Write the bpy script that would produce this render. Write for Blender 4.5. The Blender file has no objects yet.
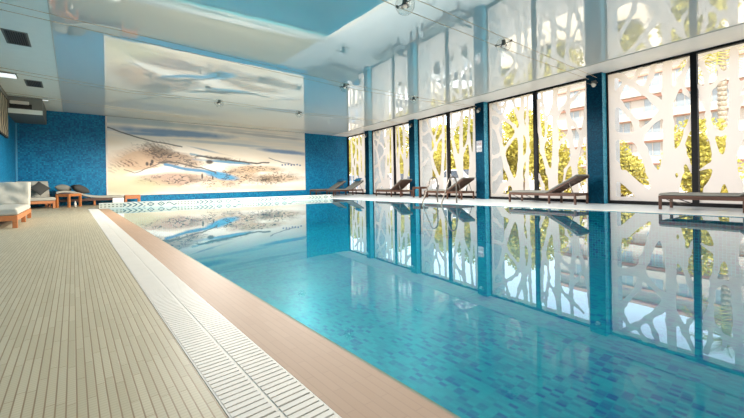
import bpy, bmesh, math, random
import numpy as np
from mathutils import Vector, Matrix, Euler

# ------------------------------------------------------------------ camera, sky, sun, lights, exposure
scn = bpy.context.scene
COL = scn.collection
R = math.radians
HC = 3.48                                  # ceiling height above the pool deck
cam_d = bpy.data.cameras.new('camera')
cam_d.sensor_width = 36.0
cam_d.lens = 350.0 / 744.0 * 36.0          # about 17 mm
cam_d.shift_y = -(209.0 - 182.0) / 744.0   # horizon sits above the middle of the frame
cam_d.clip_end = 400
cam = bpy.data.objects.new('camera', cam_d)
COL.objects.link(cam)
_yaw, _rho = R(40.5), R(1.0)
_fwd = Vector((math.sin(_yaw), math.cos(_yaw), 0))
_r0 = Vector((math.cos(_yaw), -math.sin(_yaw), 0))
_rt = _r0 * math.cos(_rho) - Vector((0, 0, 1)) * math.sin(_rho)
_up = _r0 * math.sin(_rho) + Vector((0, 0, 1)) * math.cos(_rho)
cam.matrix_world = Matrix(((_rt.x, _up.x, -_fwd.x, 0.0), (_rt.y, _up.y, -_fwd.y, 0.0),
                           (_rt.z, _up.z, -_fwd.z, 0.68), (0, 0, 0, 1)))
scn.camera = cam

w = bpy.data.worlds.new('sky')
scn.world = w
w.use_nodes = True
wn, wl_ = w.node_tree.nodes, w.node_tree.links
sky = wn.new('ShaderNodeTexSky')
sky.sky_type = 'NISHITA'
sky.sun_disc = False
sky.sun_elevation = R(42)
sky.sun_rotation = R(250)
tint = wn.new('ShaderNodeMix'); tint.data_type = 'RGBA'
tint.inputs[0].default_value = 0.42
wl_.new(sky.outputs[0], tint.inputs[6])
tint.inputs[7].default_value = (5.2, 4.5, 3.9, 1)
wl_.new(tint.outputs[2], wn['Background'].inputs[0])
wn['Background'].inputs[1].default_value = 0.72

sun_d = bpy.data.lights.new('sun', 'SUN')
sun_d.energy = 8.5
sun_d.angle = R(1.0)
sun_d.color = (1.0, 0.93, 0.82)
sun = bpy.data.objects.new('sun', sun_d)
COL.objects.link(sun)
sun.rotation_euler = Vector((0.62, 0.30, -0.80)).to_track_quat('-Z', 'Y').to_euler()

def area(name, loc, direction, sx, sy, energy, color=(1, 1, 1)):
    d = bpy.data.lights.new(name, 'AREA')
    d.shape = 'RECTANGLE'; d.size = sx; d.size_y = sy; d.energy = energy; d.color = color
    o = bpy.data.objects.new(name, d)
    COL.objects.link(o)
    o.location = loc
    o.rotation_euler = Vector(direction).to_track_quat('-Z', 'Y').to_euler()
    return o
# added fill light behind the camera, outside the invented openings of the rear wall
REAR_Y = -7.0
area('rear_fill_light', (4.3, REAR_Y - 0.15, 1.9), (0, 1, -0.30), 10.5, 2.9, 220, (1.0, 0.96, 0.9))
LAMP_W = (400.0, 620.0, 1450.0)     # added fill light in the three rows of globe lamps, nearest first

vs = scn.view_settings
vs.view_transform = 'Standard'
vs.look = 'None'
vs.exposure = 0.12
vs.gamma = 1.0
vs.use_curve_mapping = False
try:
    scn.cycles.use_denoising = True
    scn.cycles.transparent_max_bounces = 16
    scn.cycles.max_bounces = 12
    scn.cycles.sample_clamp_indirect = 6.0
    scn.cycles.caustics_reflective = False
    scn.cycles.caustics_refractive = False
except Exception:
    pass

# ------------------------------------------------------------------ frames of reference
# The pool runs along +Y (x = 0.85 .. 8.35).  The window wall is skewed by 7.8 degrees.
WA = Vector((10.47, 0, 0))
WTH = -math.atan(0.137)
WD = Vector((-math.sin(WTH), math.cos(WTH), 0))     # along the window wall, away from the camera
WX = Vector((math.cos(WTH), math.sin(WTH), 0))      # outward
def WP(s, o, z=0.0):
    """point on the window wall: s along it, o metres INTO the room"""
    return WA + WD * s - WX * o + Vector((0, 0, z))

# ------------------------------------------------------------------ mesh helpers
def bx(bm, x0, x1, y0, y1, z0, z1, M=None):
    vs_ = [bm.verts.new((x, y, z)) for z in (z0, z1) for y in (y0, y1) for x in (x0, x1)]
    if M is not None:
        for v in vs_: v.co = M @ v.co
    for f in ((0, 2, 3, 1), (4, 5, 7, 6), (0, 1, 5, 4), (2, 6, 7, 3), (0, 4, 6, 2), (1, 3, 7, 5)):
        bm.faces.new([vs_[i] for i in f])
    return vs_

def prism(bm, pts, z0, z1):
    a = [bm.verts.new((p[0], p[1], z0)) for p in pts]
    b = [bm.verts.new((p[0], p[1], z1)) for p in pts]
    n = len(pts)
    bm.faces.new(a[::-1]); bm.faces.new(b)
    for i in range(n):
        bm.faces.new((a[i], a[(i + 1) % n], b[(i + 1) % n], b[i]))

def tube(bm, pts, r, seg=10, cap=True):
    pts = [Vector(p) for p in pts]
    rs = r if isinstance(r, (list, tuple)) else [r] * len(pts)
    rings = []
    up = None
    for i, p in enumerate(pts):
        t = (pts[min(i + 1, len(pts) - 1)] - pts[max(i - 1, 0)]).normalized()
        if up is None:
            up = Vector((0, 0, 1)) if abs(t.z) < 0.9 else Vector((1, 0, 0))
        a = t.cross(up).normalized()
        b = a.cross(t).normalized()
        up = b
        rings.append([bm.verts.new(p + (a * math.cos(2 * math.pi * k / seg) + b * math.sin(2 * math.pi * k / seg)) * rs[i]) for k in range(seg)])
    for i in range(len(rings) - 1):
        for k in range(seg):
            f = bm.faces.new((rings[i][k], rings[i][(k + 1) % seg], rings[i + 1][(k + 1) % seg], rings[i + 1][k]))
            f.smooth = True
    if cap:
        bm.faces.new(rings[0][::-1]); bm.faces.new(rings[-1])

def lathe(bm, prof, seg=24, c=(0, 0, 0), smooth=True):
    rings = []
    for r, z in prof:
        rings.append([bm.verts.new((c[0] + max(r, 1e-4) * math.cos(2 * math.pi * k / seg), c[1] + max(r, 1e-4) * math.sin(2 * math.pi * k / seg), c[2] + z)) for k in range(seg)])
    for i in range(len(rings) - 1):
        for k in range(seg):
            f = bm.faces.new((rings[i][k], rings[i][(k + 1) % seg], rings[i + 1][(k + 1) % seg], rings[i + 1][k]))
            f.smooth = smooth

def obj(name, bm, mat, parent=None, bevel=0.0, seg=2, smooth=False):
    me = bpy.data.meshes.new(name)
    bmesh.ops.recalc_face_normals(bm, faces=bm.faces)
    bm.to_mesh(me); bm.free()
    if mat is not None: me.materials.append(mat)
    o = bpy.data.objects.new(name, me)
    COL.objects.link(o)
    if parent is not None: o.parent = parent
    if bevel:
        m = o.modifiers.new('bevel', 'BEVEL'); m.width = bevel; m.segments = seg; m.limit_method = 'ANGLE'
    if smooth:
        for p in me.polygons: p.use_smooth = True
    return o

def boxo(name, dims, mat, parent=None, bevel=0.0, M=None):
    bm = bmesh.new(); bx(bm, *dims, M=M)
    return obj(name, bm, mat, parent, bevel)

def thing(name, label, cat, loc=(0, 0, 0), rotz=0.0, group=None):
    o = bpy.data.objects.new(name, None); COL.objects.link(o)
    o.empty_display_size = 0.1
    o.location = loc; o.rotation_euler = (0, 0, rotz)
    o['label'] = label; o['category'] = cat
    if group: o['group'] = group
    return o

def tag(o, label, cat, group=None, kind=None):
    o['label'] = label; o['category'] = cat
    if group: o['group'] = group
    if kind: o['kind'] = kind
    return o

def struct(o, label=None):
    o['kind'] = 'structure'
    if label: o['label'] = label
    return o

def dup(root, loc, rotz, label, group=None, scale=None):
    r = root.copy(); COL.objects.link(r)
    r.location = loc; r.rotation_euler = (0, 0, rotz); r['label'] = label
    if group: r['group'] = group
    if scale: r.scale = scale
    for ch in list(root.children):
        c = ch.copy(); COL.objects.link(c); c.parent = r
        for g in list(ch.children):
            d = g.copy(); COL.objects.link(d); d.parent = c
    return r

# ------------------------------------------------------------------ materials
class NT:
    def __init__(self, name):
        self.m = bpy.data.materials.new(name); self.m.use_nodes = True
        self.n = self.m.node_tree.nodes; self.l = self.m.node_tree.links
        self.b = self.n['Principled BSDF']; self.out = self.n['Material Output']
    def new(self, t, **kw):
        nd = self.n.new(t)
        for k, v in kw.items(): setattr(nd, k, v)
        return nd
    def math(self, op, a, b=None, c=None, clamp=False):
        nd = self.new('ShaderNodeMath', operation=op); nd.use_clamp = clamp
        for i, v in enumerate((a, b, c)):
            if v is None: continue
            if isinstance(v, (int, float)): nd.inputs[i].default_value = v
            else: self.l.new(v, nd.inputs[i])
        return nd.outputs[0]
    def mix(self, f, a, b, blend='MIX'):
        nd = self.new('ShaderNodeMix', data_type='RGBA', blend_type=blend)
        for i, v in ((0, f), (6, a), (7, b)):
            if isinstance(v, (int, float)): nd.inputs[i].default_value = v
            elif isinstance(v, tuple): nd.inputs[i].default_value = v if len(v) == 4 else v + (1,)
            else: self.l.new(v, nd.inputs[i])
        return nd.outputs[2]
    def ramp(self, fac, stops, interp='LINEAR'):
        nd = self.new('ShaderNodeValToRGB'); nd.color_ramp.interpolation = interp
        e = nd.color_ramp.elements
        while len(e) < len(stops): e.new(0.5)
        for i, (p, c) in enumerate(stops):
            e[i].position = p; e[i].color = c if len(c) == 4 else tuple(c) + (1,)
        self.l.new(fac, nd.inputs[0])
        return nd.outputs[0]
    def noise(self, vec, scale, detail=3, rough=0.5):
        nd = self.new('ShaderNodeTexNoise')
        nd.inputs['Scale'].default_value = scale; nd.inputs['Detail'].default_value = detail; nd.inputs['Roughness'].default_value = rough
        if vec is not None: self.l.new(vec, nd.inputs['Vector'])
        return nd.outputs[0]
    def obj(self):
        return self.new('ShaderNodeTexCoord').outputs['Object']
    def xyz(self, vec):
        nd = self.new('ShaderNodeSeparateXYZ'); self.l.new(vec, nd.inputs[0]); return nd.outputs
    def comb(self, x, y, z):
        nd = self.new('ShaderNodeCombineXYZ')
        for i, v in enumerate((x, y, z)):
            if isinstance(v, (int, float)): nd.inputs[i].default_value = v
            else: self.l.new(v, nd.inputs[i])
        return nd.outputs[0]
    def col(self, v):
        if isinstance(v, tuple): self.b.inputs['Base Color'].default_value = v if len(v) == 4 else v + (1,)
        else: self.l.new(v, self.b.inputs['Base Color'])
    def set(self, **kw):
        for k, v in kw.items():
            self.b.inputs[k.replace('_', ' ')].default_value = v
        return self
    def bump(self, h, strength=0.3, dist=0.01):
        nd = self.new('ShaderNodeBump'); nd.inputs['Strength'].default_value = strength; nd.inputs['Distance'].default_value = dist
        self.l.new(h, nd.inputs['Height']); self.l.new(nd.outputs[0], self.b.inputs['Normal'])
        return nd.outputs[0]

def plain(name, c, rough=0.6, metal=0.0, spec=0.5, var=0.06, scale=6.0):
    t = NT(name)
    n = t.noise(t.obj(), scale, 4)
    f = t.math('MULTIPLY', t.math('SUBTRACT', n, 0.5), 2 * var)
    hi = tuple(min(1, x * (1 + 2 * var)) for x in c); lo = tuple(x * (1 - 2 * var) for x in c)
    t.col(t.mix(n, lo, hi))
    t.set(Roughness=rough, Metallic=metal)
    t.b.inputs['Specular IOR Level'].default_value = spec
    return t.m

def mosaic(name, axes, size, cols, grout, gw=0.08, rough=0.25, low=0.25, lowscale=1.2, spec=0.2, bumpk=0.0):
    """small square tiles; axes: two of 'x','y','z','d' (d = x+y for vertical faces of any heading); size: (a, b) metres"""
    t = NT(name)
    X = t.xyz(t.obj())
    pick = {'x': lambda: X[0], 'y': lambda: X[1], 'z': lambda: X[2], 'd': lambda: t.math('ADD', X[0], X[1])}
    a = t.math('MULTIPLY', pick[axes[0]](), 1.0 / size[0]); b = t.math('MULTIPLY', pick[axes[1]](), 1.0 / size[1])
    ia, ib = t.math('FLOOR', a), t.math('FLOOR', b)
    wnz = t.new('ShaderNodeTexWhiteNoise', noise_dimensions='2D')
    t.l.new(t.comb(ia, ib, 0.0), wnz.inputs['Vector'])
    lown = t.noise(t.obj(), lowscale, 3)
    fac = t.math('ADD', t.math('MULTIPLY', wnz.outputs[0], 1.0 - low), t.math('MULTIPLY', lown, low))
    n = len(cols)
    c = t.ramp(fac, [(i / max(1, n - 1), cc) for i, cc in enumerate(cols)])
    fa = t.math('ABSOLUTE', t.math('SUBTRACT', t.math('FRACT', a), 0.5)); fb = t.math('ABSOLUTE', t.math('SUBTRACT', t.math('FRACT', b), 0.5))
    gw_ = gw if isinstance(gw, tuple) else (gw, gw)
    ga = t.math('GREATER_THAN', fa, 0.5 - gw_[0]); gb = t.math('GREATER_THAN', fb, 0.5 - gw_[1])
    g = t.math('MAXIMUM', ga, gb)
    t.col(t.mix(g, c, grout))
    t.set(Roughness=rough); t.b.inputs['Specular IOR Level'].default_value = spec
    if bumpk:
        t.bump(t.math('ADD', t.math('MULTIPLY', t.math('SUBTRACT', 1.0, g), 0.6), t.math('MULTIPLY', wnz.outputs[0], 0.4)), bumpk, 0.004)
    return t.m

def floor_tiles():
    """narrow mosaic strips running along the pool, brown joints between the strips, fine ribs across"""
    t = NT('beige_mosaic_floor')
    X = t.xyz(t.obj())
    a = t.math('MULTIPLY', X[0], 1 / 0.0255); b = t.math('MULTIPLY', X[1], 1 / 0.30)
    ia = t.math('FLOOR', a); sh = t.new('ShaderNodeTexWhiteNoise', noise_dimensions='1D'); t.l.new(ia, sh.inputs['W'])
    b2 = t.math('ADD', b, sh.outputs[0])
    wnz = t.new('ShaderNodeTexWhiteNoise', noise_dimensions='2D'); t.l.new(t.comb(ia, t.math('FLOOR', b2), 0.0), wnz.inputs['Vector'])
    low = t.noise(t.obj(), 1.4, 4)
    c = t.ramp(t.math('ADD', t.math('MULTIPLY', wnz.outputs[0], 0.6), t.math('MULTIPLY', low, 0.4)), [(0.1, (0.41, 0.36, 0.235)), (0.5, (0.455, 0.40, 0.27)), (0.9, (0.50, 0.445, 0.305))])
    rib = t.math('FRACT', t.math('MULTIPLY', X[1], 1 / 0.0160))
    ribm = t.math('GREATER_THAN', t.math('ABSOLUTE', t.math('SUBTRACT', rib, 0.5)), 0.36)
    c = t.mix(t.math('MULTIPLY', ribm, 0.40), c, (0.30, 0.25, 0.17))
    fa = t.math('GREATER_THAN', t.math('ABSOLUTE', t.math('SUBTRACT', t.math('FRACT', a), 0.5)), 0.42)
    fb = t.math('GREATER_THAN', t.math('ABSOLUTE', t.math('SUBTRACT', t.math('FRACT', b2), 0.5)), 0.496)
    g = t.math('MAXIMUM', fa, fb)
    t.col(t.mix(g, c, (0.24, 0.165, 0.09)))
    t.set(Roughness=0.45); t.b.inputs['Specular IOR Level'].default_value = 0.35
    t.bump(t.math('SUBTRACT', 1.0, g), 0.3, 0.002)
    return t.m

def coping_tiles():
    t = NT('tan_coping_tile')
    X = t.xyz(t.obj())
    br = t.new('ShaderNodeTexBrick'); br.offset = 0.5
    t.l.new(t.comb(X[1], X[0], 0.0), br.inputs['Vector'])
    br.inputs['Scale'].default_value = 1.0; br.inputs['Brick Width'].default_value = 0.24; br.inputs['Row Height'].default_value = 0.0335
    br.inputs['Mortar Size'].default_value = 0.0016; br.inputs['Mortar Smooth'].default_value = 0.2
    br.inputs['Color1'].default_value = (0.325, 0.205, 0.128, 1); br.inputs['Color2'].default_value = (0.35, 0.225, 0.143, 1); br.inputs['Mortar'].default_value = (0.27, 0.17, 0.11, 1)
    n = t.noise(t.obj(), 5, 4)
    t.col(t.mix(t.math('MULTIPLY', n, 0.35), br.outputs[0], (0.40, 0.275, 0.185)))
    t.set(Roughness=0.55); t.b.inputs['Specular IOR Level'].default_value = 0.15
    return t.m

def glossy_ceiling():
    t = NT('glossy_stretch_ceiling')
    dif = t.new('ShaderNodeBsdfDiffuse'); dif.inputs[0].default_value = (0.93, 0.93, 0.885, 1)
    gl = t.new('ShaderNodeBsdfGlossy'); gl.inputs[0].default_value = (0.93, 0.95, 0.94, 1); gl.inputs['Roughness'].default_value = 0.012
    n = t.noise(t.obj(), 0.9, 2)
    bp = t.new('ShaderNodeBump'); bp.inputs['Strength'].default_value = 0.05; bp.inputs['Distance'].default_value = 0.05
    t.l.new(n, bp.inputs['Height']); t.l.new(bp.outputs[0], gl.inputs['Normal'])
    lw = t.new('ShaderNodeLayerWeight'); lw.inputs[0].default_value = 0.5
    f = t.math('MULTIPLY_ADD', lw.outputs['Facing'], 0.44, 0.12, clamp=True)
    mx = t.new('ShaderNodeMixShader'); t.l.new(f, mx.inputs[0]); t.l.new(dif.outputs[0], mx.inputs[1]); t.l.new(gl.outputs[0], mx.inputs[2])
    t.l.new(mx.outputs[0], t.out.inputs[0])
    return t.m

def water_mat():
    t = NT('pool_water')
    tr = t.new('ShaderNodeBsdfTransparent'); tr.inputs[0].default_value = (0.50, 0.90, 0.95, 1)
    gl = t.new('ShaderNodeBsdfGlossy'); gl.inputs[0].default_value = (0.93, 0.97, 0.98, 1); gl.inputs['Roughness'].default_value = 0.0
    n = t.noise(t.obj(), 1.6, 2)
    bp = t.new('ShaderNodeBump'); bp.inputs['Strength'].default_value = 0.012; bp.inputs['Distance'].default_value = 0.05
    t.l.new(n, bp.inputs['Height']); t.l.new(bp.outputs[0], gl.inputs['Normal'])
    lw = t.new('ShaderNodeLayerWeight'); lw.inputs[0].default_value = 0.5
    f = t.ramp(lw.outputs['Facing'], [(0.0, (0.02,) * 3), (0.45, (0.03,) * 3), (0.56, (0.06,) * 3), (0.64, (0.13,) * 3), (0.71, (0.26,) * 3), (0.82, (0.39,) * 3), (0.90, (0.66,) * 3), (1.0, (0.93,) * 3)])
    mx = t.new('ShaderNodeMixShader'); t.l.new(f, mx.inputs[0]); t.l.new(tr.outputs[0], mx.inputs[1]); t.l.new(gl.outputs[0], mx.inputs[2])
    t.l.new(mx.outputs[0], t.out.inputs[0])
    return t.m

def clear_glass(name, tint=(0.97, 0.98, 0.97), k=0.25, base=0.03):
    t = NT(name)
    tr = t.new('ShaderNodeBsdfTransparent'); tr.inputs[0].default_value = tint + (1,)
    gl = t.new('ShaderNodeBsdfGlossy'); gl.inputs['Roughness'].default_value = 0.0
    lw = t.new('ShaderNodeLayerWeight'); lw.inputs[0].default_value = 0.5
    f = t.math('MULTIPLY_ADD', t.math('POWER', lw.outputs['Facing'], 3.0), k, base, clamp=True)
    mx = t.new('ShaderNodeMixShader'); t.l.new(f, mx.inputs[0]); t.l.new(tr.outputs[0], mx.inputs[1]); t.l.new(gl.outputs[0], mx.inputs[2])
    t.l.new(mx.outputs[0], t.out.inputs[0])
    return t.m

def film_mat():
    t = NT('frosted_window_film')
    n = t.noise(t.obj(), 3, 3)
    c = t.mix(n, (0.76, 0.71, 0.655), (0.79, 0.74, 0.685))
    tl = t.new('ShaderNodeBsdfTranslucent'); t.l.new(c, tl.inputs[0])
    df = t.new('ShaderNodeBsdfDiffuse'); df.inputs[0].default_value = (0.80, 0.78, 0.75, 1)
    mx = t.new('ShaderNodeMixShader'); mx.inputs[0].default_value = 0.10
    t.l.new(tl.outputs[0], mx.inputs[1]); t.l.new(df.outputs[0], mx.inputs[2])
    t.l.new(mx.outputs[0], t.out.inputs[0])
    return t.m

def wood(name, c1, c2, scale=14, axis='x', rough=0.4):
    t = NT(name)
    X = t.xyz(t.obj())
    v = {'x': t.comb(t.math('MULTIPLY', X[0], 0.12), X[1], X[2]), 'y': t.comb(X[0], t.math('MULTIPLY', X[1], 0.12), X[2])}[axis]
    n = t.noise(v, scale, 5, 0.6)
    t.col(t.ramp(n, [(0.25, c1), (0.75, c2)])); t.set(Roughness=rough)
    return t.m

def fabric(name, c, rough=0.85, k=0.35):
    t = NT(name)
    n = t.noise(t.obj(), 220, 2); n2 = t.noise(t.obj(), 5, 3)
    lo = tuple(x * 0.82 for x in c)
    t.col(t.mix(t.math('ADD', t.math('MULTIPLY', n, 0.4), t.math('MULTIPLY', n2, 0.6)), lo, c))
    t.set(Roughness=rough); t.b.inputs['Specular IOR Level'].default_value = 0.2
    t.bump(t.noise(t.obj(), 14, 3), k, 0.01)
    return t.m

def vcol(name, rough=0.6, attr='paint'):
    t = NT(name)
    a = t.new('ShaderNodeAttribute'); a.attribute_name = attr
    t.col(a.outputs['Color']); t.set(Roughness=rough)
    return t.m

def leaf_mat(name, c1, c2, scale=1.5):
    t = NT(name)
    n = t.noise(t.obj(), scale, 3)
    c = t.ramp(n, [(0.3, c1), (0.7, c2)])
    df = t.new('ShaderNodeBsdfDiffuse'); t.l.new(c, df.inputs[0])
    tl = t.new('ShaderNodeBsdfTranslucent'); t.l.new(c, tl.inputs[0])
    mx = t.new('ShaderNodeMixShader'); mx.inputs[0].default_value = 0.35
    t.l.new(df.outputs[0], mx.inputs[1]); t.l.new(tl.outputs[0], mx.inputs[2]); t.l.new(mx.outputs[0], t.out.inputs[0])
    return t.m

M_FLOOR = floor_tiles()
M_COPING = coping_tiles()
M_DECK = mosaic('white_deck_tile', ('x', 'y'), (0.10, 0.10), [(0.49, 0.53, 0.545), (0.53, 0.565, 0.575), (0.57, 0.60, 0.605)], (0.55, 0.58, 0.6), 0.02, 0.3, 0.4)
BLUES = [(0.001, 0.075, 0.18), (0.002, 0.115, 0.26), (0.003, 0.165, 0.34), (0.005, 0.22, 0.41), (0.02, 0.30, 0.50)]
M_BLUE = mosaic('blue_glass_mosaic', ('d', 'z'), (0.05, 0.05), BLUES, (0.02, 0.13, 0.24), 0.05, 0.35, 0.35, 2.2, 0.16, 0.2)
NAVY = [(0.0005, 0.013, 0.030), (0.001, 0.020, 0.042), (0.001, 0.032, 0.060), (0.002, 0.055, 0.10)]
M_PILLAR = mosaic('deep_blue_pillar_mosaic', ('d', 'z'), (0.03, 0.03), NAVY, (0.006, 0.05, 0.09), 0.06, 0.30, 0.3, 2.0, 0.04, 0.2)
M_PSIDE = mosaic('painted_side_light_mosaic', ('d', 'z'), (0.03, 0.03), [(0.01, 0.16, 0.27), (0.03, 0.27, 0.40), (0.08, 0.40, 0.54)], (0.03, 0.25, 0.36), 0.06, 0.25, 0.3, 2.0, 0.4, 0.2)  # pillar mosaic in a lighter colour that carries the window glare
POOLC = [(0.0, 0.028, 0.125), (0.0, 0.05, 0.155), (0.0, 0.12, 0.175), (0.0, 0.155, 0.195), (0.0, 0.175, 0.205), (0.0, 0.19, 0.215)]
M_POOL = mosaic('turquoise_pool_mosaic', ('x', 'y'), (0.040, 0.075), POOLC, (0.0, 0.14, 0.18), 0.04, 0.4, 0.35, 1.6)
M_POOLW = mosaic('turquoise_pool_wall_mosaic', ('d', 'z'), (0.05, 0.05), POOLC, (0.02, 0.40, 0.50), 0.04, 0.4, 0.35, 1.6)
M_CEIL = glossy_ceiling()
M_MATTE = plain('matte_ceiling_paint', (0.92, 0.95, 0.88), 0.55, var=0.02)
M_SOFFIT = plain('white_soffit_paint', (0.92, 0.87, 0.81), 0.5, var=0.02)
M_WHITE = plain('white_plastic', (0.66, 0.62, 0.55), 0.5, spec=0.2, var=0.03)
M_CHANNEL = plain('gutter_channel', (0.20, 0.15, 0.11), 0.6)
M_BLACK = plain('black_window_frame', (0.008, 0.008, 0.009), 0.6, spec=0.15)
M_OUTWALL = plain('pale_grey_render', (0.56, 0.56, 0.55), 0.8)
M_WATER = water_mat()
M_GLASS = clear_glass('window_glass')
M_GLOBE = clear_glass('lamp_globe_glass', (0.94, 0.94, 0.92), 0.75, 0.07)
M_FILM = film_mat()
M_DKWOOD = wood('dark_teak', (0.04, 0.016, 0.009), (0.095, 0.038, 0.020), axis='y')
M_ORWOOD = wood('orange_teak', (0.36, 0.11, 0.028), (0.50, 0.18, 0.05), axis='y')
M_CUSH = fabric('taupe_grey_cushion', (0.20, 0.20, 0.18))
M_CREAM = fabric('cream_cushion', (0.43, 0.40, 0.33), k=0.5)
M_PILLOW = fabric('charcoal_pillow', (0.075, 0.072, 0.065))
M_TAUPE = fabric('taupe_pillow', (0.30, 0.28, 0.23))
M_BLUEP = fabric('blue_pillow', (0.02, 0.14, 0.28))
M_STEEL = plain('brushed_steel', (0.15, 0.13, 0.11), 0.5, 0.6, var=0.03)
M_DARKMETAL = plain('dark_lamp_metal', (0.13, 0.12, 0.10), 0.4, 0.4)
M_WIRE = plain('bronze_wire', (0.52, 0.39, 0.24), 0.5, 0.2)
M_GREY = plain('grey_unit_paint', (0.17, 0.17, 0.15), 0.5, var=0.05)
M_DARK = plain('dark_recess', (0.02, 0.018, 0.016), 0.7)
M_PAINT = vcol('mural_print', 0.55)
M_BAND = vcol('patterned_band_tile', 0.3)
M_SIGN = vcol('printed_notice', 0.5)
M_ASPHALT = plain('pale_paving', (0.75, 0.65, 0.54), 0.9)
M_BUILD = plain('white_facade_render', (0.36, 0.325, 0.29), 0.85, var=0.03)
M_PINK = plain('salmon_facade_band', (0.36, 0.20, 0.15), 0.85)
M_PANE = plain('bluish_building_glass', (0.22, 0.25, 0.27), 0.4, spec=0.2)
M_YLEAF = leaf_mat('yellow_green_leaves', (0.37, 0.32, 0.05), (0.64, 0.57, 0.17))
M_OLEAF = leaf_mat('ochre_leaves', (0.33, 0.25, 0.08), (0.56, 0.45, 0.20))
M_GLEAF = leaf_mat('olive_leaves', (0.25, 0.23, 0.03), (0.48, 0.44, 0.09))
M_BARK = plain('tree_bark', (0.14, 0.10, 0.07), 0.9, var=0.2)
M_PALMB = plain('palm_bark', (0.30, 0.25, 0.19), 0.9, var=0.3, scale=18)
M_RED = plain('red_car_paint', (0.45, 0.03, 0.02), 0.2)
M_SILVER = plain('white_car_paint', (0.75, 0.76, 0.78), 0.2)
M_BLUECAR = plain('grey_blue_car_paint', (0.12, 0.2, 0.3), 0.2)
M_CARGLASS = plain('car_glass', (0.03, 0.04, 0.05), 0.05)
M_TYRE = plain('tyre_rubber', (0.02, 0.02, 0.02), 0.8)

# ------------------------------------------------------------------ room shell
XL, YB = -1.5, 17.3                       # left wall, far wall
def xw(y): return 10.47 + 0.137 * y       # window wall
struct(boxo('floor', (XL - 0.2, 0.335, REAR_Y, YB, -0.15, 0.0), M_FLOOR))
bm = bmesh.new(); prism(bm, [(8.35, REAR_Y), (xw(REAR_Y) + 0.1, REAR_Y), (xw(YB) + 0.1, YB), (8.35, YB)], -0.15, 0.0)
struct(obj('deck', bm, M_DECK))
bm = bmesh.new(); prism(bm, [(0.335, 13.80), (8.35, 12.75), (8.35, YB), (0.335, YB)], -0.15, -0.001)
struct(obj('floor', bm, M_FLOOR))
# sloping tan coping along the near side of the pool
bm = bmesh.new()
v = [bm.verts.new(p) for y in (REAR_Y, 13.75) for p in ((0.583, y, 0.0), (0.852, y, -0.012), (0.90, y, -0.10), (0.583, y, -0.15))]
for i in range(4):
    j = (i + 1) % 4
    bm.faces.new((v[i], v[j], v[4 + j], v[4 + i]))
bm.faces.new(v[3::-1]); bm.faces.new(v[4:])
struct(obj('pool_coping_trim', bm, M_COPING))
# pool basin: floor and four sides
PZ = -1.0
struct(boxo('pool_floor', (0.6, 8.6, REAR_Y, 14.0, PZ - 0.1, PZ), M_POOL))
struct(boxo('pool_wall', (0.60, 0.84, REAR_Y, 13.9, PZ, -0.10), M_POOLW))
struct(boxo('pool_wall', (8.36, 8.6, REAR_Y, 13.9, PZ, -0.16), M_POOLW))
struct(boxo('pool_wall', (8.335, 8.36, REAR_Y, 12.9, PZ, -0.002), M_POOLW))
bm = bmesh.new(); prism(bm, [(0.84, 13.73), (8.34, 12.70), (8.34, 13.9), (0.84, 13.9)], PZ, -0.16)
struct(obj('pool_wall', bm, M_POOLW))
bm = bmesh.new(); vv = [bm.verts.new(p) for p in ((0.845, REAR_Y, -0.008), (8.345, REAR_Y, -0.008), (8.345, 12.78, -0.008), (0.845, 13.76, -0.008))]; bm.faces.new(vv)
struct(obj('pool_water', bm, M_WATER))
# walls
struct(boxo('wall_back', (XL - 0.2, xw(YB) + 0.1, YB, YB + 0.2, -0.1, HC + 0.1), M_BLUE))
struct(boxo('wall_left', (XL - 0.2, XL, REAR_Y, YB, -0.1, HC + 0.1), M_BLUE))
for i, (a, b, z0, z1) in enumerate(((XL - 0.2, xw(REAR_Y), -0.1, 0.35), (XL - 0.2, xw(REAR_Y), 3.3, HC + 0.1), (XL - 0.2, -1.0, 0.35, 3.3), (3.9, 4.2, 0.35, 3.3), (9.1, xw(REAR_Y), 0.35, 3.3))):
    struct(boxo('wall_rear', (a, b, REAR_Y - 0.12, REAR_Y, z0, z1), M_SOFFIT))  # gaps between these pieces are invented to let daylight in
# ceilings: matte strip on the left, glossy stretch ceiling, matte soffit along the windows
SO = 1.12
def sx(y): return xw(y) - SO
struct(boxo('ceiling', (XL - 0.2, -0.25, REAR_Y, YB, HC, HC + 0.12), M_MATTE))
bm = bmesh.new(); prism(bm, [(-0.25, REAR_Y), (sx(REAR_Y), REAR_Y), (sx(YB), YB), (-0.25, YB)], HC, HC + 0.12)
struct(obj('ceiling', bm, M_CEIL))
bm = bmesh.new(); prism(bm, [(sx(REAR_Y), REAR_Y), (xw(REAR_Y) + 0.5, REAR_Y), (xw(YB) + 0.5, YB), (sx(YB), YB)], HC - 0.004, HC + 0.12)
struct(obj('ceiling', bm, M_SOFFIT))
struct(boxo('trim_1', (-0.258, -0.242, REAR_Y, YB, HC - 0.006, HC + 0.001), M_WHITE))
bm = bmesh.new(); prism(bm, [(sx(REAR_Y) - 0.012, REAR_Y), (sx(REAR_Y) + 0.012, REAR_Y), (sx(YB) + 0.012, YB), (sx(YB) - 0.012, YB)], HC - 0.012, HC - 0.002)
struct(obj('trim_2', bm, M_WHITE))
bm = bmesh.new(); prism(bm, [(XL - 0.6, REAR_Y - 0.4), (xw(REAR_Y) + 0.55, REAR_Y - 0.4), (xw(YB) + 0.55, YB + 0.4), (XL - 0.6, YB + 0.4)], HC + 0.121, HC + 0.45)
struct(obj('roof', bm, M_OUTWALL))
struct(boxo('trim_3', (XL + 0.0, XL + 0.035, YB - 0.035, YB, 0.0, HC), plain('light_blue_corner_tile', (0.05, 0.30, 0.48), 0.3)))

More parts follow.
